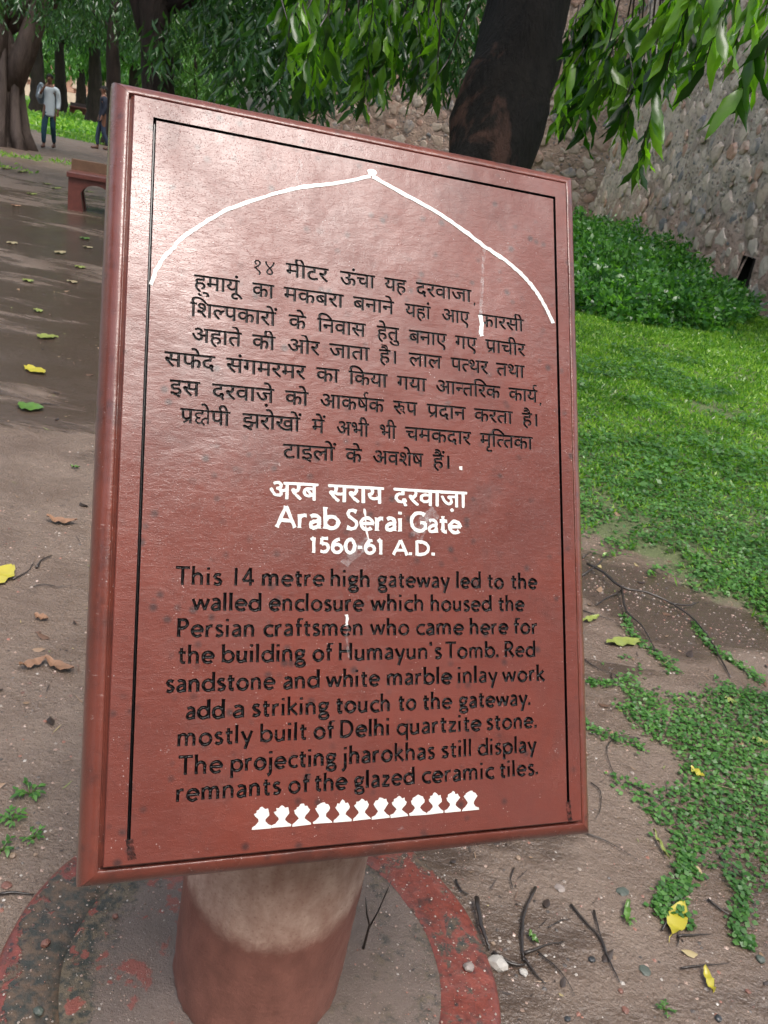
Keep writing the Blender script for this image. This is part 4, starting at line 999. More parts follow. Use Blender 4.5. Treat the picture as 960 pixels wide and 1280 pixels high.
def coverA(u, v): # plaster survives further along and higher up
    return max(.28, min(1, 1.22-(u-4.5)*.065+(.35 if v < 1.2 else 0)+.6*noise.noise(Vector((u*.25, v*.3, 0)))))
rubble_wall('rubble_wall', WA0, WA1, 11, 'tall lime-plastered rubble stone wall along the lawn at right', MORT_A, ROCK, ROCKM, 5200, (.055, .27), coverA, hole=(hu_, .55, .20, .32), flip=-1, seed=3)
rubble_wall('rubble_wall', (4.6, 26.8), (-6.5, 33), 11, 'darker brown rubble wall running across behind the trees', MORT_B, ROCKB, ROCKBM, 3600, (.07, .27), lambda u, v: 1, flip=-1, seed=9)
b1 = ground(930, 392)
rubble_wall('wall_buttress', (5.42, b1.y-.1), (5.95, b1.y-2.6), 9, 'dark rough buttress projecting at the right edge beside the drain hole', MORT_B, ROCKB, ROCKBM, 500, (.06, .22), lambda u, v: 1, thick=.5, flip=1, seed=5)

# ================================================================== TREES
def mat_bark(name, c1, c2, c3=None, sc=9, patch=False):
    m = M(name); co = m.map(m.co('World'), (1, 1, .22)); n1 = m.noise(co, sc, 6, .7, .4); n2 = m.noise(co, sc*5, 4, .7)
    c = m.mix(m.ramp(n1, [(.35, 0), (.65, 1)]), c1, c2)
    if patch:
        w = m.co('World'); z = m.sep(w)[2]
        k = m.math('ADD', m.math('MULTIPLY', m.noise(m.map(w, (1, 1, .5)), 4.2, 5, .65, .5), 1.0), m.math('MULTIPLY', m.math('ABSOLUTE', m.math('SUBTRACT', z, 1.65)), -.22))
        c = m.mix(m.ramp(k, [(.51, 0), (.60, 1)]), c, c3)
    m.set('Base Color', c); m.set('Roughness', .65); m.set('Specular IOR Level', .15)
    m.set('Normal', m.bump(m.math('ADD', n1, m.math('MULTIPLY', n2, .4)), .9, .05)); return m.m
BARK_WET = mat_bark('wet_black_bark', (.004, .0035, .003), (.011, .009, .007), (.055, .029, .021), patch=True)
BARK_DK = mat_bark('dark_bark', (.012, .009, .008), (.030, .022, .018))
BARK_FIG = mat_bark('grey_fluted_bark', (.050, .038, .034), (.13, .10, .088), sc=5)
def twig_sprays(starts, nleaf, L, drop, out=.35, kind='mid', wr=.22, leafout=.55, curl=.25, wave=.1):
    """hanging sprays: from each start a twig droops and carries leaves; returns V,F and twig lines"""
    n = len(starts); starts = np.asarray(starts); a = RNG.uniform(0, 2*PI, n); dirs = unit(np.c_[np.cos(a)*out, np.sin(a)*out, -np.ones(n)])
    ln = RNG.uniform(.6, 1.3, n)*drop; idx = np.repeat(np.arange(n), nleaf); t = np.tile(np.linspace(.05, 1, nleaf), n)+RNG.uniform(-.04, .04, n*nleaf)
    arcv = np.c_[np.cos(a), np.sin(a), np.zeros(n)]
    P = starts[idx]+dirs[idx]*(t*ln[idx])[:, None]+arcv[idx]*(np.sin(t*PI)*.12*ln[idx])[:, None]
    b = RNG.uniform(0, 2*PI, len(P)); D = unit(np.c_[np.cos(b)*leafout, np.sin(b)*leafout, -np.ones(len(P))*RNG.uniform(.5, 1.3, len(P))])
    LL = RNG.uniform(.7, 1.15, len(P))*L; V, F = leaves(P, D, frame(D), LL, LL*wr*RNG.uniform(.85, 1.2, len(P)), kind, curl, wave)
    return V, F, [(starts[i], starts[i]+dirs[i]*ln[i]*.5+arcv[i]*.12*ln[i], starts[i]+dirs[i]*ln[i]) for i in range(n)]
def tree(name, lab, base, h, r, lean=(0, 0), crown=None, nspray=900, nleaf=9, L=.16, mat=None, bark=None, cat='tree', grp=None, kind='mid', low=None, limbs=7, flute=None, drop=.5, wr=.24, fork=None):
    """crown: list of (dx,dy,z,rx,ry,rz) clumps relative to the base"""
    z0 = gz(*base); t = empty(name, (base[0], base[1], z0)); tag(t, lab, cat, grp)
    lx, ly = lean; pts = [(lx*z+.05*math.sin(z*1.3), ly*z+.05*math.cos(z*1.1), z) for z in np.linspace(-.3, h, 22)]
    m = MB(); rad = [r*(1-.55*max(0, i-1)/20)*(1+(.55 if i == 0 else .28 if i == 1 else .08 if i == 2 else 0)) for i in range(22)]
    m.tube(pts, rad, 20 if r > .2 else 12, rough=.22, flute=flute)
    m.build('trunk', bark or BARK_DK, t)
    C = crown or [(0, 0, h, 3, 3, 2)]
    for c in C[:limbs]:
        zz = min(c[2]*.75, h*.8); p = (lx*zz, ly*zz, zz); q = (c[0]*.5+p[0]*.5, c[1]*.5+p[1]*.5, max(c[2]*.95, zz+.2)); e = (c[0], c[1], c[2])
        MB().tube([p, q, e], [r*.38, r*.2, r*.06], 8, rough=.2).build('limb', bark or BARK_DK, t)
    vol = np.array([c[3]*c[4]*c[5] for c in C]); vol = vol**.8; pick = RNG.choice(len(C), nspray, p=vol/vol.sum()); Cc = np.array(C)[pick]
    d = unit(RNG.normal(size=(nspray, 3))); q = RNG.uniform(.35, 1.0, nspray)**.6
    S = Cc[:, :3]+d*Cc[:, 3:]*q[:, None]
    V, F, tw = twig_sprays(S, nleaf, L, drop, kind=kind, wr=wr)
    tag(np_mesh('crown', V, F, mat or LF_DARK, t), kind='stuff'); return t
# centre-right trunk: wet black, leaning to the right
pA, pB = at(612, 205, 5.6), at(661, 0, 5.6); dv = (pB-pA); tb = pA+dv*((0-pA.z)/dv.z); ln_ = (dv.x/dv.z, dv.y/dv.z)
t3 = empty('ashoka_tree', (tb.x, tb.y, 0)); tag(t3, 'wet black leaning trunk just behind the sign with long hanging leaves', 'tree')
m = MB(); zs = np.linspace(-.2, 7, 60)
def rfun(z): return .305*(1+.35*math.exp(-max(z, 0)*3))*(1-.03*z)
pts = [(ln_[0]*z+.012*math.sin(z*3), ln_[1]*z, z) for z in zs]
n0 = 0; m.tube(pts, [rfun(z) for z in zs], 36, rough=.16)
bp = at(574, 82, 5.45)-Vector((tb.x, tb.y, 0))
Vn = []
for v in m.v:
    v = Vector(v); d = (v-bp).length; k = math.exp(-(d/.10)**2)
    out = (v-Vector((ln_[0]*v.z, ln_[1]*v.z, v.z))); Vn.append(tuple(v+out.normalized()*(.10*k+.018*noise.noise(v*6)+.010*noise.noise(Vector((v.x*16, v.y*16, v.z*3))))))
m.v = Vn; m.build('trunk', BARK_WET, t3)
def spray_group(lst, parent, mat=LF_ASH, L=.18, nleaf=10, drop=.38, name='hanging_branch', wr=.25):
    """lst: (px, py, depth, spread px, count) — each becomes one hanging branch"""
    for (px, py, dp, sp, cnt) in lst:
        S = []
        for i in range(cnt):
            q = at(px+random.gauss(0, sp), py+random.gauss(0, sp*.45)-20, dp+random.gauss(0, .25)); S.append(tuple(q))
        V, F, tw = twig_sprays(S, nleaf, L, drop, out=.25, kind='long', wr=wr, leafout=.42, curl=.22, wave=.5)
        off = np.array(parent.location); b = empty(name); b.parent = parent; nvl = 18; nl_ = len(V)//nvl; nfl = len(F)//nl_
        single = LEAFCOUNT[0] < 290; rest = []
        for q in range(nl_):
            if single and LEAFCOUNT[0] < 298:
                v = V[q*nvl:(q+1)*nvl]-off; c0 = v.mean(0); lo = np_mesh('leaf', v-c0, F[:nfl], mat, b); lo.location = tuple(c0); LEAFCOUNT[0] += 1
            else: rest.append(q)
        if rest:
            vi = np.concatenate([V[q*nvl:(q+1)*nvl] for q in rest])-off; fi = np.concatenate([F[:nfl]+i*nvl for i in range(len(rest))])
            tag(np_mesh('foliage', vi, fi, mat, b), kind='stuff')
        mm = MB(); c = Vector(tuple(np.mean(S, 0)))-Vector(off); root = c+Vector((random.uniform(-.5, .5), .4, 1.6))
        for a_, b_, c_ in tw: mm.tube([a_-off, b_-off, c_-off], [.005, .0035, .002], 4)
        for a_, b_, c_ in tw[::2]: mm.tube([root, (root+Vector(a_-off))*.5+Vector((0, 0, .15)), a_-off], [.012, .008, .005], 4)
        tag(mm.build('twigs', MAT_TWIG, b), kind='stuff')
GR = [  # left of the trunk
 (395, 10, 4.6, 18, 5), (430, 25, 4.8, 22, 6), (470, 40, 5.0, 20, 5), (500, 15, 5.2, 22, 5), (530, 35, 5.2, 12, 3), (420, -25, 4.6, 30, 6), (500, -30, 5.2, 30, 6), (375, 0, 5.2, 18, 4), (545, -10, 5.4, 8, 2),
 # right of the trunk
 (742, 45, 4.8, 12, 4), (735, 10, 5.4, 10, 4), (755, 20, 4.6, 16, 5), (775, 75, 4.3, 12, 4), (800, 45, 4.2, 16, 5), (745, 90, 4.9, 8, 3), (770, -15, 4.7, 26, 7), (815, 80, 3.9, 8, 3), (838, 15, 4.4, 20, 4), (722, 120, 5.6, 4, 1)]
LEAFCOUNT = [0]
spray_group(sorted(GR, key=lambda g: g[2]), t3)
spray_group([(548, 88, 4.7, 4, 1), (562, 95, 4.7, 3, 1)], t3, L=.15, nleaf=5, drop=.15)
# nearer branch hanging in from the upper right
LEAFCOUNT = [0]
t3b = empty('overhead_branch', tuple(at(900, -160, 3.0))); tag(t3b, 'nearest dark leafy branch hanging in at the top right corner', 'branch')
spray_group([(880, -25, 2.9, 14, 4), (855, -10, 3.0, 12, 3), (920, -30, 2.8, 14, 3), (968, 0, 2.6, 8, 2), (985, 25, 2.5, 6, 1), (945, -30, 3.0, 10, 2)], t3b, L=.17, nleaf=9, drop=.26, name='leaf_spray', wr=.23)
tbv = Vector((tb.x, tb.y, 0))
def tp(z): return Vector((ln_[0]*z, ln_[1]*z, z))
for ends in ((at(400, 0, 4.9), at(470, 0, 5.0), 3.9), (at(860, -30, 4.4), at(770, -20, 4.7), 4.0), (at(905, -160, 3.1), at(905, -160, 3.1)+Vector((.1, .6, .8)), 4.6)):
    e0 = ends[0]-tbv+Vector((0, .35, 1.65)); e1 = ends[1]-tbv+Vector((0, .35, 1.7)); st_ = tp(ends[2]); ap = tp(ends[2]+.5)
    MB().tube([st_, st_*.5+e1*.5+Vector((0, 0, .25)), e1, e0], [.12, .08, .05, .02], 10, rough=.2).build('limb', BARK_WET, t3)
up_ = [(ln_[0]*6.5, ln_[1]*6.5, 6.8, 2.6, 2.6, 1.6), (ln_[0]*6+1.8, ln_[1]*6-.8, 5.6, 1.5, 1.5, 1.0), (ln_[0]*6-1.6, ln_[1]*6-.3, 5.6, 1.5, 1.5, 1.0)]
S = []
for c in up_:
    for i in range(260):
        d = Vector((random.gauss(0, 1), random.gauss(0, 1), random.gauss(0, 1))).normalized()*random.uniform(.4, 1)
        S.append((c[0]+d.x*c[3], c[1]+d.y*c[4], c[2]+d.z*c[5]))
V, F, _ = twig_sprays(S, 9, .19, .5, kind='mid', wr=.22); tag(np_mesh('crown', V, F, LF_ASH, t3), kind='stuff')
S = []
for c in ((.3, 1.2, 8.2, 4.5, 2.6, 1.4), (1.5, -1.4, 8.6, 2.2, 1.8, 1.0)):  # high unseen leaf clumps, added to block light from the overhead sky
    for i in range(420):
        d = Vector((random.gauss(0, 1), random.gauss(0, 1), random.gauss(0, 1))).normalized()*random.uniform(.3, 1)
        S.append((c[0]+d.x*c[3], c[1]+d.y*c[4], c[2]+d.z*c[5]))
V, F, _ = twig_sprays(S, 7, .32, .6, kind='mid', wr=.3); tag(np_mesh('crown', V, F, LF_ASH, t3), kind='stuff')
for c in up_[1:]: MB().tube([(ln_[0]*3.8, ln_[1]*3.8, 3.8), (c[0]*.7, c[1]*.7, 4.9), (c[0], c[1], c[2])], [.11, .07, .03], 8, rough=.2).build('limb', BARK_WET, t3)

def gbase(px, depth_y):   # ground point under an image column at a given distance
    r = ray(px, 150); s = depth_y/r[1]; return (r[0]*s, depth_y)
# second trunk, left of centre (fork at the top)
b = gbase(196, 13.5)
t2 = tree('mango_tree', 'dark forked trunk behind the upper left edge of the sign', b, 5.5, .30, (-.03, 0),
     [(0, 0, 5.6, 3.2, 3.0, 1.7), (1.9, -1.5, 3.9, 1.5, 1.5, 1.0), (3.3, -.8, 3.6, 1.4, 1.6, 1.15), (2.6, .8, 4.0, 1.8, 1.6, 1.2), (-1.9, .8, 4.1, 1.7, 1.5, .9), (4.3, .2, 3.7, 1.2, 1.5, 1.0), (-3.6, 1, 4.4, 1.8, 1.5, 1.0)],
     nspray=3000, nleaf=9, L=.19, mat=LF_DARK, drop=.55, wr=.24)
MB().tube([(-.08, 0, 2.0), (-.38, .05, 2.7), (-.75, .1, 3.6), (-1.1, .2, 4.6)], [.13, .11, .09, .06], 10, rough=.2).build('fork_limb', BARK_DK, t2)
# low drooping sprays seen over the sign between the two trunks
def lowspr(parent, lst, mat, L, nl, drop, nm='drooping_bough'):
    off = np.array(parent.location)
    for (px, py, dp, sx, sy, cnt) in lst:
        S = [tuple(at(px+random.gauss(0, sx), py+random.gauss(0, sy), dp+random.gauss(0, .5))) for _ in range(cnt)]
        V, F, _ = twig_sprays(S, nl, L, drop, out=.35, kind='mid', wr=.22, leafout=.8); tag(np_mesh(nm, V-off, F, mat, parent), kind='stuff')
lowspr(t2, [(300, 10, 10.5, 30, 26, 60), (350, 30, 10, 28, 26, 60), (400, 55, 9.5, 24, 22, 50), (440, 75, 9.2, 18, 12, 30), (370, 90, 9.6, 24, 12, 34), (320, 60, 10.5, 26, 20, 40), (425, 20, 10, 24, 20, 40), (200, 30, 11.5, 14, 14, 10), (207, 65, 11.4, 8, 8, 6), (260, 5, 11.5, 24, 14, 30)], LF_DARK, .20, 9, .42)
# pale bright tree in front of the far wall
b = gbase(240, 21)
tree('young_tree', 'paler bright-leaved small tree between the dark trunk and far wall', b, 2.6, .09, (0, 0), [(0, 0, 2.6, 1.0, 1.0, .8), (.4, 0, 1.7, .9, .9, .8), (-.6, 0, 1.9, .7, .8, .9), (-.1, 0, 3.7, 1.0, 1.0, .8), (.2, -.2, .9, .7, .7, .6)], nspray=1100, nleaf=7, L=.13, mat=LF_PALE, drop=.35, wr=.3)
# fluted fig at far left
bx = ground(20, 184); fl = lambda a, t: 1+(.22*abs(math.sin(a*4+.6))**.6-.1)*(1.3-t)
fig = tree('fluted_fig_tree', 'massive fluted grey trunk at the left edge beside the walking man', (bx.x-.35, bx.y), 3.0, .46, (0, 0),
     [(0, .5, 5.2, 4.0, 3.5, 1.8), (2.6, .4, 4.0, 2.0, 1.8, 1.0), (-2.4, 0, 3.6, 1.8, 1.8, 1.1), (1.2, -1.8, 3.7, 1.8, 1.6, .9), (4.4, .8, 4.2, 2.2, 2, 1.1)],
     nspray=2600, nleaf=8, L=.17, mat=LF_DARK, bark=BARK_FIG, drop=.5, flute=fl)
for k in range(9):
    a = k*.70+.2; q = .50
    MB().tube([(math.cos(a)*q*1.5, math.sin(a)*q*1.5, -.15), (math.cos(a)*q*1.05, math.sin(a)*q*1.05, .35), (math.cos(a+.1)*q*.85, math.sin(a+.1)*q*.85, 1.1), (math.cos(a+.2)*q*.7, math.sin(a+.2)*q*.7, 2.2)], [.17, .14, .11, .07], 10, rough=.3).build('root_buttress', BARK_FIG, fig)
for (p, r_) in (([(.2, 0, 1.3), (.6, -.1, 2.1), (1.0, -.1, 3.2), (1.3, 0, 4.4)], [.28, .24, .2, .12]), ([(-.25, -.1, 1.3), (-.7, -.2, 2.0), (-1.2, -.2, 3.0), (-1.8, 0, 4.2)], [.30, .25, .2, .12]), ([(0, -.2, 1.6), (.1, -.3, 2.4), (.0, -.5, 3.6)], [.25, .2, .14])):
    MB().tube(p, r_, 12, rough=.25).build('limb', BARK_FIG, fig)
# trunks further back
def far_tree(px, y, r, lab, mat=LF_DARK, L=.28, n=1100, low=3.4, lean=(0, 0)):
    b = gbase(px, y)
    return tree('park_tree', lab, b, 4.5, r, lean, [(0, 0, low+2.6, 4.5, 4, 2.0), (2.5, -.5, low+.9, 2.4, 2.4, 1.1), (-2.5, 0, low+1.0, 2.4, 2.4, 1.1)], nspray=n, nleaf=7, L=L, mat=mat, grp='trees in the park beyond the sign', drop=.8, wr=.3)
far_tree(139, 29.5, .30, 'dark tree whose flared roots show beside the half-hidden person', n=1500, L=.22)
far_tree(117, 46, .46, 'straight dark trunk on the far grass right of the small bench', low=4.2)
far_tree(74, 50, .40, 'dark trunk directly behind the walking man', low=4.2)
far_tree(46, 44, .42, 'reddish-brown trunk between the fluted tree and the man', low=4)
far_tree(165, 60, .45, 'distant tree hidden low behind the sign corner', LF_PALE, .4)
far_tree(20, 70, .5, 'distant tree behind the fluted trunk', LF_PALE, .45, 1300, 2.6)
far_tree(100, 78, .5, 'pale distant tree above the pink wall', LF_PALE, .45, 1600, 4.6)
far_tree(150, 90, .5, 'pale distant tree at the end of the grass', LF_PALE, .5, 1500, 3)
far_tree(-60, 60, .5, 'tree outside the left edge', LF_PALE, .45, 1000)
far_tree(210, 75, .5, 'pale tree seen between the two dark trunks', LF_PALE, .5, 1500, 1.5)
# trees behind the photographer (they show as dark reflections in the wet paint)
for (x, y, sc, lb) in ((-5, -9, 1.0, 'tree behind the viewer at left'), (1.5, -12, 1.1, 'tree straight behind the viewer'), (9.5, -3.6, 1.3, 'tree behind the viewer at right'), (-13, -2, 1.0, 'tree further left of the viewer'), (5.6, -7.8, 1.32, 'broad tree close behind the viewer towards the right')):
    tree('park_tree', lb, (x, y), 5*sc, .3, (0, 0), [(0, 0, 6*sc, 3.4*sc, 3.4*sc, 2.2*sc), (1.5, 0, 4*sc, 2.4, 2.4, 1.8), (-1.5, 0, 4*sc, 2.4, 2.4, 1.8), (0, 0, 2.6, 2.6, 2.2, 1.4)], nspray=1300, nleaf=6, L=.5, mat=LF_DARK, grp='trees in the park behind the viewer', drop=.9, wr=.36)

# ================================================================== BENCHES, FAR BUILDING
MAT_BENCH = mat_flat('red_bench_stone', (.125, .036, .028), .4, 60, .004, .5, .3, .4)
MAT_BENCHTOP = mat_flat('weathered_brown_bench_stone', (.13, .070, .040), .45, 40, .004, .5, .2, .4)
def arch_panel(m, L, Ht, th, org, ex, leg=.16, rise=.12):
    """end/front panel with an arched opening; ex = unit vector along the panel"""
    ey = Vector((-ex.y, ex.x, 0)); out_ = [(0, 0), (leg*1.25, 0), (leg, Ht*.55)]
    n = 10; x0, x1 = leg, L-leg
    for i in range(n+1):
        t = i/n; x = x0+(x1-x0)*t; out_.append((x, Ht*.58+rise*math.sin(PI*t)**.6))
    out_ += [(L-leg*1.25, 0), (L, 0)]
    V = []; k = len(out_)
    prof = [(x, z) for x, z in out_]+[(L, Ht), (L*.75, Ht), (L*.5, Ht), (L*.25, Ht), (0, Ht)]
    for s in (0, 1):
        for x, z in prof: V.append(org+ex*x+ey*(th*s)+Vector((0, 0, z)))
    N = len(prof)
    F = [(i, (i+1) % N, N+(i+1) % N, N+i) for i in range(N)]+[tuple(range(N))[::-1], tuple(range(N, 2*N))]
    m.add(V, F)
def bench(loc, rz, length, lab, grp=None, sc=1.0, backm=None):
    t = empty('stone_bench', loc, rz); tag(t, lab, 'bench', grp); t.scale = (sc,)*3
    MB().box((length/2, .24, .46), (length, .50, .07), 0, .012).build('seat', MAT_BENCH, t, False)
    MB().box((length/2, .47, .56), (length, .05, .15), 0, .006).build('back_rail', backm or MAT_BENCHTOP, t, False)
    for x in (.0, length-.72):
        m = MB(); arch_panel(m, .72, .425, .10, Vector((x+.02, .03, 0)), Vector((1, 0, 0))); m.build('leg_panel', MAT_BENCH, t, False)
        m = MB(); arch_panel(m, .72, .425, .10, Vector((x+.02, .36, 0)), Vector((1, 0, 0))); m.build('leg_panel', MAT_BENCH, t, False)
    return t
bp0 = ground(82, 263); bp1 = ground(132, 271)
rzb = math.atan2(bp1.y-bp0.y, bp1.x-bp0.x)
bench((bp0.x, bp0.y, gz(bp0.x, bp0.y)-.01), rzb, 1.7, 'red stone bench with arched supports, partly hidden by the left edge of the sign')
def at_ground_dist(px, y): r = ray(px, 150); s = y/r[1]; return Vector((r[0]*s, y, 0))
fb = at_ground_dist(86, 52); bench((fb.x, fb.y, 0), math.radians(18), .75, 'small pinkish bench far off on the grass between two trunks', None, 1.25, mat_flat('dark_back', (.03, .02, .02), .6))
MAT_PINK = mat_flat('pink_sandstone_far', (.46, .27, .20), .8, 6, .05, .3, 0, .3); MAT_CREAM = mat_flat('cream_plaster', (.55, .42, .34), .8, 5, .05, .3, 0, .25)
fw = at_ground_dist(94, 98); pw = empty('park_pavilion', (fw.x, fw.y, 0), math.radians(18)); tag(pw, 'low pink and cream stone pavilion wall far away between the tree trunks', 'building')
MB().box((0, 0, .55), (15, 1.2, 1.1)).build('plinth', MAT_CREAM, pw, False)
MB().box((0, .5, 3.0), (15, .8, 3.8)).build('wall', MAT_PINK, pw, False)
MB().box((0, -.1, 5.0), (15.4, 2.0, .25)).build('ledge', MAT_CREAM, pw, False)
for i in range(9): MB().box((-6.6+i*1.65, -.05, 2.3), (.75, .35, 1.5), 0, .05).build('niche_panel', MAT_CREAM, pw, False)
for i in range(16): MB().box((-7+i*.93, -.35, 1.3), (.6, .3, .34), 0, .04).build('parapet_block', MAT_PINK if i % 2 else MAT_CREAM, pw, False)

# ================================================================== PEOPLE
def skin_mesh(name, joints, edges, mat, parent, sub=2, root=0):
    me = bpy.data.meshes.new(name); me.from_pydata([j[0] for j in joints], edges, []); o = link(bpy.data.objects.new(name, me), parent)
    me.materials.append(mat); sm = o.modifiers.new('skin', 'SKIN'); sm.use_smooth_shade = True
    if not me.skin_vertices: me.skin_vertices.new() if hasattr(me.skin_vertices, 'new') else None
    lay = me.skin_vertices[0]
    for i, j in enumerate(joints):
        r = j[1]; lay.data[i].radius = r if hasattr(r, '__len__') else (r, r); lay.data[i].use_root = (i == root)
    ss = o.modifiers.new('sub', 'SUBSURF'); ss.levels = sub; ss.render_levels = sub
    return o
SKIN = mat_flat('brown_skin', (.14, .065, .040), .5, 30, .001, .4, 0, .15); HAIRM = mat_flat('black_hair', (.004, .004, .004), .9, 90, .004)
SHIRT = mat_flat('pale_blue_white_shirt', (.52, .60, .66), .8, 30, .01, .2, 0, .12); JEANS = mat_flat('blue_jeans', (.030, .075, .115), .8, 40, .004, .2, 0, .25)
DARKCL = mat_flat('dark_navy_clothes', (.018, .022, .035), .8, 40, .004, .2, 0, .2); SHOE = mat_flat('brown_shoe', (.10, .045, .03), .6); BAGM = mat_flat('grey_blue_bag', (.22, .28, .33), .7, 20, .01)
def person(loc, rz, lab, shirt, jeans, bag=True, lift=True):
    t = empty('person', loc, rz); tag(t, lab, 'person')      # faces local -Y, about 1.72 m
    pel = (0, 0, .93)
    J = [(pel, (.13, .095)), ((0, .0, 1.12), (.125, .085)), ((0, .01, 1.30), (.155, .10)), ((0, .01, 1.42), (.11, .075)), ((0, 0, 1.50), (.052, .055)), ((0, -.015, 1.56), (.058, .07)), ((0, -.012, 1.64), (.074, .09)), ((0, 0, 1.705), (.05, .062))]
    E = [(0, 1), (1, 2), (2, 3), (3, 4), (4, 5), (5, 6), (6, 7)]
    def limb(start, pts): 
        p = start
        for q in pts: J.append(q); E.append((p, len(J)-1)); p = len(J)-1
        return p
    # legs: walking, right leg forward
    limb(0, [((-.095, -.02, .84), .085), ((-.10, -.10, .48), .060), ((-.10, -.12, .28), .052), ((-.10, -.10, .09), .036), ((-.10, -.20, .035), (.036, .028))])
    limb(0, [((.095, .01, .84), .085), ((.09, .02, .48), .060), ((.085, .12, .28), .050), ((.08, .20, .12), .036), ((.08, .12, .04), (.036, .028))])
    if lift: ra = [((-.19, .01, 1.41), .055), ((-.24, -.02, 1.16), .044), ((-.17, -.19, 1.27), .036), ((-.10, -.16, 1.40), .026)]
    else: ra = [((-.19, .01, 1.41), .055), ((-.25, .02, 1.16), .044), ((-.25, -.05, .94), .034), ((-.25, -.08, .86), .026)]
    hr = limb(3, ra); la = [((.185, .01, 1.40), .055), ((.215, .03, 1.16), .044), ((.22, -.05, .94), .034), ((.222, -.09, .86), .026)]
    hl = limb(3, la)
    for hnd, dr in ((hr, Vector((.2, .1, .9)) if lift else Vector((0, -.3, -1))), (hl, Vector((0, -.3, -1)))):
        b_ = Vector(J[hnd][0])
        for k in range(5):
            s = (k-2)*.017; q = b_+Vector((s if k else -.035, -.012*(k == 0), 0))+dr.normalized()*(.035 if k else .0); r = q+dr.normalized()*(.045-.004*abs(k-2) if k else .03)+Vector((0, -.012, 0))
            J.append((tuple(q), .009)); E.append((hnd, len(J)-1)); J.append((tuple(r), .0075)); E.append((len(J)-2, len(J)-1))
    body = skin_mesh('body', J, E, SKIN, t)
    # face
    fz, fy = 1.628, -.100
    fm = MB()
    fm.tube([(0, fy+.004, 1.645), (0, fy-.022, 1.612), (0, fy+.006, 1.605)], [.008, .013, .010], 8); fm.build('nose', SKIN, body)
    for s in (-1, 1):
        MB().tube([(s*.030-.010, fy+.004, 1.645), (s*.030, fy-.003, 1.645), (s*.030+.010, fy+.004, 1.645)], [.004, .008, .004], 6).build('eye', HAIRM, body)
        MB().tube([(s*.074, .0, 1.655), (s*.084, .008, 1.63), (s*.076, .004, 1.60)], [.010, .015, .009], 6).build('ear', SKIN, body)
    MB().tube([(-.022, fy+.012, 1.578), (0, fy+.002, 1.575), (.022, fy+.012, 1.578)], [.004, .006, .004], 6).build('mouth', mat_flat('lip', (.10, .03, .025), .5), body)
    hm = MB(); V = []; n = 14
    for i in range(8):
        th = i/7*PI*.56
        for k in range(n):
            a = 2*PI*k/n; front = max(0, -math.sin(a)); tt = th*(1-.34*front); rr = 1+.05*noise.noise(Vector((math.cos(a)*3, math.sin(a)*3, i)))
            V.append((math.sin(tt)*math.cos(a)*.085*rr, math.sin(tt)*math.sin(a)*.102*rr+.006, 1.652+math.cos(tt)*.090*rr))
    hm.add(V, [(i*n+k, i*n+(k+1) % n, (i+1)*n+(k+1) % n, (i+1)*n+k) for i in range(7) for k in range(n)]); hm.build('hair', HAIRM, t)
    # shirt
    SJ = [((0, 0, .74), (.150, .125)), ((0, 0, .80), (.165, .13)), ((0, 0, .95), (.155, .118)), ((0, .0, 1.12), (.15, .108)), ((0, .01, 1.30), (.175, .118)), ((0, .01, 1.415), (.13, .09)), ((0, .005, 1.475), (.068, .066))]; SE = [(i, i+1) for i in range(6)]
    for arm, nn in ((ra, 3), (la, 3)):
        p = 5
        for k in range(nn): SJ.append((arm[k][0], arm[k][1]+.018)); SE.append((p, len(SJ)-1)); p = len(SJ)-1
    skin_mesh('shirt', SJ, SE, shirt, t)
    L1 = [((0, 0, .90), (.115, .09)), ((-.080, -.02, .82), .085), ((-.10, -.10, .48), .074), ((-.10, -.12, .28), .064), ((-.10, -.10, .11), .054), ((.080, .01, .82), .085), ((.09, .02, .48), .074), ((.085, .12, .28), .062), ((.08, .19, .14), .052)]
    skin_mesh('jeans', L1, [(0, 1), (1, 2), (2, 3), (3, 4), (0, 5), (5, 6), (6, 7), (7, 8)], jeans, t)
    for (x, y, z) in ((-.10, -.17, .04), (.08, .15, .06)): MB().tube([(x, y+.09, z), (x, y+.02, z+.015), (x, y-.07, z), (x, y-.13, z-.01)], [.036, .044, .040, .022], 10).build('shoe', SHOE, t)
    MB().tube([(.215, -.03, .965), (.222, -.06, .945)], [.034, .034], 10).build('wristwatch', HAIRM, t)
    if bag:
        b = tag(empty('shoulder_bag', (0, 0, 0)), 'grey-blue cloth bag slung over the shoulder of the walking man', 'bag'); b.location = loc; b.rotation_euler = (0, 0, rz)
        MB().tube([(-.16, -.16, 1.45), (-.20, -.02, 1.47), (-.24, .12, 1.38), (-.26, .15, 1.18), (-.24, .12, 1.02)], [.03, .05, .085, .11, .06], 12, rough=.4).build('sack', BAGM, b)
        MB().tube([(-.17, -.13, 1.42), (-.13, -.17, 1.42), (-.12, -.16, 1.36)], [.03, .022, .012], 8, rough=.3).build('neck_of_bag', BAGM, b)
    return t
mp = ground(61, 185.5); person((mp.x, mp.y, .0), math.radians(10), 'man in an untucked pale shirt and blue jeans walking towards us, head bowed', SHIRT, JEANS)
p2 = ground(127, 187.5); person((p2.x, p2.y, 0), math.radians(-60), 'person in dark navy clothes almost hidden behind the sign edge', DARKCL, mat_flat('navy_trousers', (.02, .035, .07), .8), False, False)

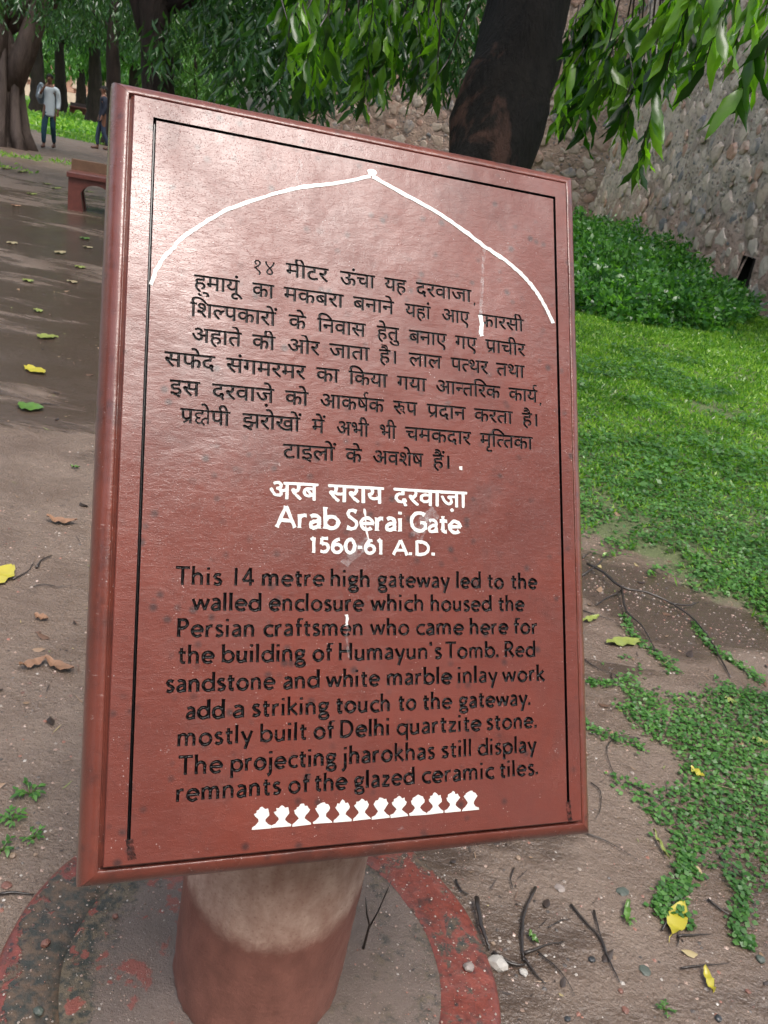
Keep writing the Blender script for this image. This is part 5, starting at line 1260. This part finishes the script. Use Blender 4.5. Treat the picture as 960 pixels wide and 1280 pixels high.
# ================================================================== LITTER, TWIGS, STONES
def G(px, py, dz=.004):
    p = ground(px, py); r = math.hypot(p.x-PC.x, p.y-PC.y); return Vector((p.x, p.y, (.024 if r < .48 else gz(p.x, p.y))+dz))
MAT_YEL = mat_flat('yellow_leaf', (.33, .27, .03), .35, 120, .001, .5, .2, .2, (.34, .31, .03)); MAT_YG = mat_flat('yellow_green_leaf', (.22, .26, .06), .35, 120, .001, .5, .2, .3)
MAT_BRL = mat_flat('dry_brown_leaf', (.24, .13, .075), .6, 90, .002); MAT_GRL = mat_flat('green_fallen_leaf', (.08, .17, .03), .35, 90, .001)
MAT_PALE = mat_flat('straw', (.30, .25, .14), .5)
def fallen(pA, pB, wd, mat, lab, curl=.1, wavy=.12, stem=0.0):
    a, b = G(*pA), G(*pB); d = b-a; L = d.length; d.normalize(); s = Vector((-d.y, d.x, 0)).normalized(); n = 9; V = []
    for i in range(n+1):
        t = i/n; w = wd/2*(math.sin(PI*min(1, t*.94+.04))**.75)*(1+wavy*math.sin(i*2.4)); z = .004+curl*L*(t-.5)**2+.004*math.sin(i*1.7)
        c = a+d*(L*t)
        V += [c-s*w+Vector((0, 0, z+.006+.004*math.sin(i*2.1))), c+Vector((0, 0, z)), c+s*w+Vector((0, 0, z+.005+.004*math.cos(i*1.9)))]
    F = [(i*3+j, i*3+j+1, (i+1)*3+j+1, (i+1)*3+j) for i in range(n) for j in range(2)]
    t = empty('fallen_leaf', a); tag(t, lab, 'leaf'); o = Vector(a)
    MB().add([Vector(v)-o for v in V], F).build('blade', mat, t)
    if stem: MB().tube([Vector((0, 0, .006)), -d*stem*.5+s*.003+Vector((0, 0, .006)), -d*stem], [.0012, .001, .0008], 5).build('stem', mat, t)
    return t
fallen((838, 1172), (851, 1133), .045, MAT_YEL, 'bright yellow broad leaf lying at the lower right', .15, .05, .02)
fallen((889, 1246), (878, 1212), .018, MAT_YEL, 'narrow yellow leaf near the bottom right corner', .1, .1)
fallen((758, 804), (802, 801), .055, MAT_YG, 'long wavy yellow-green leaf on the mud right of the sign', .05, .16)
fallen((-22, 735), (16, 712), .09, MAT_YEL, 'yellow leaf cut by the left edge, with a dark stem', .1, .1)
fallen((24, 842), (58, 832), .035, MAT_BRL, 'curled brown dry leaf, left half of a pair', .5, .1); fallen((56, 833), (92, 846), .035, MAT_BRL, 'curled brown dry leaf, right half of a pair', .5, .1)
fallen((58, 652), (96, 657), .045, MAT_BRL, 'brown curled leaf half in wet mud at left', .5, .1)
fallen((22, 512), (54, 517), .12, MAT_GRL, 'green-yellow leaf on the dark wet path', .1, .1); fallen((33, 461), (55, 471), .10, MAT_YEL, 'mottled yellow leaf on the wet path', .1, .1)
fallen((50, 420), (66, 425), .14, MAT_YG, 'small greenish leaf on the wet path further up'); fallen((88, 583), (100, 586), .02, MAT_GRL, 'tiny bright green leaf scrap near the sign edge')
fallen((43, 773), (60, 778), .03, MAT_BRL, 'small reddish-brown leaf left of the sign'); fallen((816, 1038), (836, 1076), .010, MAT_YG, 'thin green-yellow leaf blade beside the creeper')
fallen((660, 1166), (672, 1182), .014, MAT_GRL, 'small bright green leaf among the twigs'); fallen((783, 1130), (781, 1158), .016, MAT_GRL, 'small green sprig leaf on the mud')
fallen((862, 960), (880, 972), .03, MAT_YEL, 'yellow leaf on the creeper patch'); fallen((905, 875), (920, 880), .03, MAT_YG, 'pale leaf on the far side of the creeper'); 
fallen((728, 778), (748, 772), .03, MAT_YG, 'pale sliver of leaf by the sign in the runnel'); fallen((940, 925), (960, 930), .03, MAT_YG, 'pale leaf at the right end of the creeper patch')
for px, py, m_, lb in [(70, 236, MAT_YG, 'greenish leaf just in front of the bench'), (95, 249, MAT_YEL, 'yellow leaf beside the near bench leg'), (40, 243, MAT_YG, 'pale green leaf left of the bench seat'), (58, 229, MAT_YG, 'pale leaf in the grass gap behind the bench'), (112, 240, MAT_YG, 'leaf seen under the bench arch'), (20, 258, MAT_BRL, 'brown leaf on the path level with the bench legs'),
 (35, 352, MAT_YG, 'greenish leaf on the dark puddle edge at left'), (90, 352, MAT_PALE, 'straw-coloured leaf on the puddle beside the sign'), (75, 318, MAT_PALE, 'straw-coloured leaf sliver below the bench'), (15, 305, MAT_PALE, 'straw-coloured leaf at the left edge of the path'), (110, 310, MAT_PALE, 'straw-coloured leaf between bench and sign edge'),
 (8, 212, MAT_YG, 'pale leaf on the grass at the far left edge'), (28, 216, MAT_YG, 'pale leaf on the grass under the fluted tree'), (100, 335, MAT_YG, 'greenish leaf floating by the sign edge'), (48, 388, MAT_YG, 'lone greenish leaf on the widest puddle'), (106, 300, MAT_GRL, 'fresh green leaf just below the bench')]:
    o = fallen((px-6, py), (px+6, py+random.uniform(-1, 1)), .10, m_, lb); o['group'] = 'small leaves scattered on the wet path'
def twig(pts, w, lab, mat=None, side=()):
    P = [G(*p[:2], dz=(p[2] if len(p) > 2 else .006)) for p in pts]; t = empty('twig', P[0]); tag(t, lab, 'twig'); o = P[0]
    def line(Q, w0, nm, par):
        q = crom([tuple(x-o) for x in Q], 3); q = [Vector(v)+Vector((random.uniform(-1, 1), random.uniform(-1, 1), random.uniform(0, 1)))*w0*.35 for v in q]
        return MB().tube(q, [w0*(1-.6*i/(len(q)-1)) for i in range(len(q))], 7, rough=.5).build(nm, mat or MAT_TWIG, par)
    line(P, w*.8, 'stem', t)
    for s in side: line([G(*p[:2], dz=(p[2] if len(p) > 2 else .006)) for p in s], w*.6, 'side_shoot', t)
    return t
twig([(733, 708, .02), (752, 722, .03), (774, 742, .03), (806, 748, .03), (838, 758, .02), (868, 778, .02), (889, 800, .01), (902, 825, .01), (914, 846)], .0075, 'long forked dark branch lying across the runnel at right', side=[[(774, 742, .03), (782, 768, .02), (800, 785, .02), (812, 800, .01), (821, 812)], [(726, 720), (745, 712, .03), (756, 702, .04)], [(838, 758, .02), (858, 760, .02), (872, 756, .02)], [(774, 744, .02), (756, 750), (745, 757)]])
twig([(728, 763), (745, 770), (765, 776), (780, 786)], .003, 'thin twig beside the sign in the wet runnel')
twig([(728, 820), (748, 834), (768, 842), (794, 860)], .003, 'thin dark twig right of the sign, pointing to the creeper', side=[[(764, 841), (767, 857), (750, 855)]])
twig([(738, 980), (750, 990), (750, 1012), (744, 1025)], .0022, 'thin hooked twig beside the lower right corner of the sign')
twig([(725, 1042), (760, 1055), (800, 1078)], .0022, 'thin dark root running under the lower right corner of the sign')
twig([(800, 922), (775, 920), (758, 935), (766, 965), (785, 990)], .0028, 'curved thin root looping at the left edge of the creeper')
twig([(785, 978), (812, 992), (835, 1005), (850, 1030)], .003, 'dark stem crossing the creeper patch')
twig([(668, 1112, .008), (655, 1142, .01), (652, 1170, .008), (655, 1200)], .0055, 'thick short black stick upright in the picture among the twigs', side=[[(654, 1196), (668, 1216), (682, 1230)], [(655, 1192), (682, 1182), (705, 1178)]])
twig([(594, 1128, .02), (600, 1160, .015), (606, 1176, .012), (612, 1188)], .0075, 'short thick wet black stick beside the red rim', side=[[(616, 1190), (640, 1205), (655, 1206)]])
twig([(713, 1132), (732, 1155), (748, 1172), (760, 1200), (775, 1230)], .004, 'long reddish-brown forked twig at the lower right', side=[[(742, 1140), (748, 1165), (758, 1192)]])
twig([(672, 1190), (690, 1205), (706, 1222), (718, 1245)], .0022, 'fine twig trailing down between the stick and the forked twig')
twig([(844, 1122), (838, 1140), (826, 1166)], .0055, 'thick dark twig beside the bright yellow leaf'); twig([(845, 1172), (865, 1171), (887, 1170)], .0035, 'straight dark twig just under the yellow leaf', side=[[(848, 1172), (846, 1186)]])
twig([(850, 1213), (880, 1209), (911, 1206)], .003, 'straight thin twig above the narrow yellow leaf'); twig([(884, 1126), (900, 1138), (914, 1146)], .004, 'dark wet twig at the right under the creeper')
twig([(862, 972), (905, 982), (962, 999)], .0022, 'pale yellow straw lying across the creeper', MAT_PALE); twig([(570, 1100), (576, 1112), (585, 1118)], .004, 'tiny crooked black twig right of the red rim')
twig([(642, 1086), (638, 1100), (641, 1112)], .003, 'tiny black twig above the thick stick'); twig([(685, 1160), (700, 1152), (712, 1150)], .002, 'tiny forked twig right of the thick stick')
twig([(0, 1118), (20, 1116), (42, 1118)], .004, 'dark root at the left edge above the red rim'); twig([(45, 712), (52, 704), (64, 697)], .005, 'short black twig left of the sign', side=[[(16, 726), (34, 716), (42, 706)]])
twig([(42, 735), (55, 732), (72, 735), (90, 734)], .0022, 'thin dark twig left of the sign edge'); twig([(45, 512), (58, 508), (75, 512)], .004, 'dark twig on the wet path') 
twig([(900, 1070), (915, 1090), (925, 1108)], .003, 'dark twig at the right below the creeper'); twig([(935, 980), (945, 1000), (960, 1012)], .002, 'twig in the creeper at the right edge')
twig([(918, 1128), (930, 1150), (944, 1162)], .003, 'thin dark twig in the lower right corner area')
twig([(728, 698), (738, 690)], .004, 'dark twig stub behind the sign edge by the lawn')
# slender stick leaning beside the post
q0 = G(452, 1195); ts = empty('twig', q0); tag(ts, 'thin forked black twig standing in the sand right of the post', 'twig')
MB().tube([(0, 0, -.01), (.002, .01, .05), (-.008, .02, .07), (-.016, .03, .10)], [.003, .0024, .002, .001], 6).build('stem', MAT_TWIG, ts)
MB().tube([(.002, .01, .04), (.015, .03, .07), (.024, .05, .10), (.03, .06, .125)], [.002, .0016, .0014, .0008], 6).build('side_shoot', MAT_TWIG, ts)
# stones one by one
def rock(px, py, r, mat, lab, name='pebble', fl=.6):
    r = r*(.62 if mat in (MBK, MGR, MR, MT) else 1.0); p = G(px, py, 0); bm = bmesh.new(); bmesh.ops.create_icosphere(bm, subdivisions=2, radius=1); sd_ = random.random()*50
    for v in bm.verts:
        k = 1+.32*noise.noise(v.co*1.4+Vector((sd_, 0, 0))); v.co = Vector((v.co.x*k*r*1.15, v.co.y*k*r, v.co.z*k*r*fl+r*fl*.5))
    me = bpy.data.meshes.new(name); bm.to_mesh(me); bm.free(); me.materials.append(mat); o = link(bpy.data.objects.new(name, me)); o.location = p; o.rotation_euler = (0, 0, random.uniform(0, 6)); return tag(o, lab, 'stone')
MW = mat_flat('white_quartz', (.36, .34, .31), .4, 60, .004, .5, 0, .3); MG = mat_flat('grey_stone', (.24, .20, .18), .5, 60, .004); MBK = mat_flat('black_stone', (.03, .032, .035), .3, 60, .004); MR = mat_flat('brick_chip', (.17, .075, .055), .5, 60, .004); MT = mat_flat('tan_stone', (.24, .17, .12), .5, 60, .004); MGR = mat_flat('greenish_slate', (.07, .085, .07), .5, 60, .004)
rock(622, 1203, .019, MW, 'large whitish quartz stone beside the red rim'); rock(617, 1177, .008, MT, 'small tan pebble above the whitish quartz stone'); rock(582, 1220, .011, MG, 'grey stone chip lying on the red rim')
sn = rock(57, 1191, .013, MR, 'reddish round snail-like pebble on the left of the rim', fl=.8); rock(143, 1157, .009, MR, 'small reddish round pebble on the mossy infill', fl=.8); rock(48, 1276, .014, MGR, 'grey-green stone on the rim at the lower left')
rock(700, 1110, .012, MG, 'flat grey stone above the forked twig', fl=.3); rock(778, 1115, .022, MGR, 'flat dark greenish stone in the mud', fl=.25); rock(806, 1213, .020, MGR, 'flat greenish stone below the yellow leaf', fl=.25); rock(710, 1272, .010, MBK, 'black glossy stone near the bottom centre'); rock(740, 1199, .012, MBK, 'dark stone left of the forked twig'); rock(897, 1275, .012, MBK, 'black stone at the bottom right edge')
rock(776, 1238, .009, MR, 'orange brick chip at the end of the forked twig', fl=.6); rock(935, 1240, .009, MR, 'pinkish brick chip at the lower right corner', fl=.6); rock(782, 1262, .012, MR, 'brick chip near the bottom edge', fl=.4); rock(768, 1197, .008, MT, 'tan pebble beside the forked twig'); rock(655, 1214, .009, MW, 'white pebble below the thick black stick')
rock(648, 1072, .011, MT, 'tan pebble under the bottom edge of the sign'); rock(950, 1200, .016, MGR, 'dark stone at the right edge'); rock(16, 1068, .012, MT, 'tan stone at the left edge by the weeds'); rock(8, 1105, .016, MR, 'flat red chip at the left edge', fl=.3); rock(44, 1066, .007, MT, 'small tan pebble by the weeds')
# gravel nobody could count
n = 26000; P = np.c_[RNG.uniform(-1.5, 1.7, n), .75*(4.2/.75)**RNG.uniform(0, 1, n)]; ok = (np.hypot(P[:, 0]-PC.x, P[:, 1]-PC.y) > .50) & (np.array([fbm(x, y, 2.5) for x, y in P]) > RNG.uniform(-.7, .5, n)); P = P[ok & ~in_patch(P[:, 0], P[:, 1])]
n2 = 3200; a = RNG.uniform(0, 2*PI, n2); rr = np.sqrt(RNG.uniform(.17**2, .47**2, n2)); P2 = np.c_[PC.x+np.cos(a)*rr, PC.y+np.sin(a)*rr]
def gravel(P, zf, smin, smax, mat, lab):
    n = len(P); base = np.array([(1, 0, 0), (.3, .95, 0), (-.8, .6, 0), (-.8, -.6, 0), (.3, -.95, 0), (.1, .05, .6), (.35, -.3, .45)]); F0 = [(0, 1, 5), (1, 2, 5), (2, 3, 5), (3, 4, 6), (4, 0, 6), (0, 5, 6), (3, 6, 5)]
    s = smin*(smax/smin)**(RNG.uniform(0, 1, n)**2.2); an = RNG.uniform(0, 2*PI, n); B = base[None]*RNG.uniform(.65, 1.25, (n, 7, 3)); x = B[..., 0]*np.cos(an)[:, None]-B[..., 1]*np.sin(an)[:, None]; y = B[..., 0]*np.sin(an)[:, None]+B[..., 1]*np.cos(an)[:, None]
    V = np.stack([x*s[:, None]+P[:, :1], y*s[:, None]+P[:, 1:], B[..., 2]*s[:, None]+zf(P)[:, None]-.0004], -1).reshape(-1, 3); F = (np.arange(n)[:, None, None]*7+np.array(F0)[None]).reshape(-1, 3)
    return tag(np_mesh('gravel', V, F, mat, smooth=False), lab, None, None, 'stuff')
mg = M('grit'); cgr = mg.ramp(mg.island(), [(0, (.20, .14, .11)), (.2, (.07, .06, .055)), (.35, (.30, .21, .17)), (.55, (.26, .22, .19)), (.7, (.13, .07, .055)), (.86, (.36, .33, .30)), (.9, (.24, .11, .08))], 'CONSTANT'); mg.set('Base Color', cgr); mg.set('Roughness', .3)
rt = RNG.uniform(.2, 2.2, 2200); PR_ = np.c_[rt, 3.35-.62*(rt-.9)+.12*np.sin(rt*5)+RNG.normal(0, .20, len(rt))]
P = np.concatenate([P, PR_])
gravel(P, gzv, .0016, .0070, mg.m, 'fine gravel and mica grit pressed into the wet mud')
def slivers(P, lab):
    n = len(P); a = RNG.uniform(0, 2*PI, n); D = np.c_[np.cos(a), np.sin(a), RNG.uniform(-.02, .12, n)]; S = np.c_[-np.sin(a), np.cos(a), RNG.uniform(-.3, .3, n)]
    L = .006*(9**RNG.uniform(0, 1, n)); W = np.where(RNG.uniform(0, 1, n) < .7, .0022, L*.4)*(1+P[:, 1]*.15)
    V, F = leaves(np.c_[P, gzv(P)+.004], D, S, L, W, 'mid', .1); return tag(np_mesh('leaf_litter', V, F, ml.m), lab, None, None, 'stuff')
ml = M('litter'); cl_ = ml.ramp(ml.island(), [(0, (.03, .02, .016)), (.45, (.10, .055, .035)), (.7, (.20, .13, .08)), (.88, (.30, .24, .12)), (.95, (.16, .2, .05))], 'CONSTANT'); ml.set('Base Color', cl_); ml.set('Roughness', .4)
P4 = np.c_[RNG.uniform(-3.2, 2.4, 5200), .8*(9/.8)**RNG.uniform(0, 1, 5200)]; P4 = P4[np.hypot(P4[:, 0]-PC.x, P4[:, 1]-PC.y) > .5]
P4 = P4[np.array([fbm(x+3, y, 1.4) for x, y in P4]) > RNG.uniform(-.8, .5, len(P4))]
slivers(P4, 'tiny scraps of bark, twig and leaf scattered on the mud'); gravel(P2, lambda P: np.full(len(P), .0235), .0010, .0032, mg.m, 'fine grit lying on the post base')
# weeds at left
def weed(px, py, n, s, lab):
    p = G(px, py, 0); t = empty('weed', p); tag(t, lab, 'plant')
    for i in range(n):
        a = 2*PI*i/n+random.uniform(-.3, .3); ln = s*random.uniform(.6, 1.1); m = MB(); e = Vector((math.cos(a)*ln, math.sin(a)*ln, s*.45)); m.tube([(0, 0, 0), e*.5+Vector((0, 0, s*.25)), e], [.0014, .001, .0008], 5); m.build('stem', MAT_GRL, t)
        k = 5; Pq = np.array([tuple(e*(.35+.16*j)+Vector((0, 0, s*.2*(1-j/5)))) for j in range(k)]); D = unit(np.c_[np.cos(a+RNG.uniform(-1.4, 1.4, k)), np.sin(a+RNG.uniform(-1.4, 1.4, k)), RNG.uniform(-.1, .5, k)]); L = RNG.uniform(.35, .6, k)*s
        S_ = unit(np.cross(D, np.array([[0, 0, 1.0]]*k))); V, F = leaves(Pq, D, S_, L, L*.5, 'mid', .3, fold=.2)
        for q in range(k): np_mesh('leaf', V[q*12:(q+1)*12], F[:6], LF_CREEP, t)
weed(38, 992, 6, .035, 'bright green weed at the left edge above the red rim'); weed(14, 1024, 6, .032, 'low green weed at the far left'); weed(42, 1046, 5, .024, 'small green weed rosette nearest the sign corner'); weed(2, 1062, 4, .03, 'green weed cut by the left edge')
weed(784, 1150, 4, .016, 'tiny green seedling in the gravel'); weed(830, 1262, 4, .018, 'tiny seedling at the bottom edge')
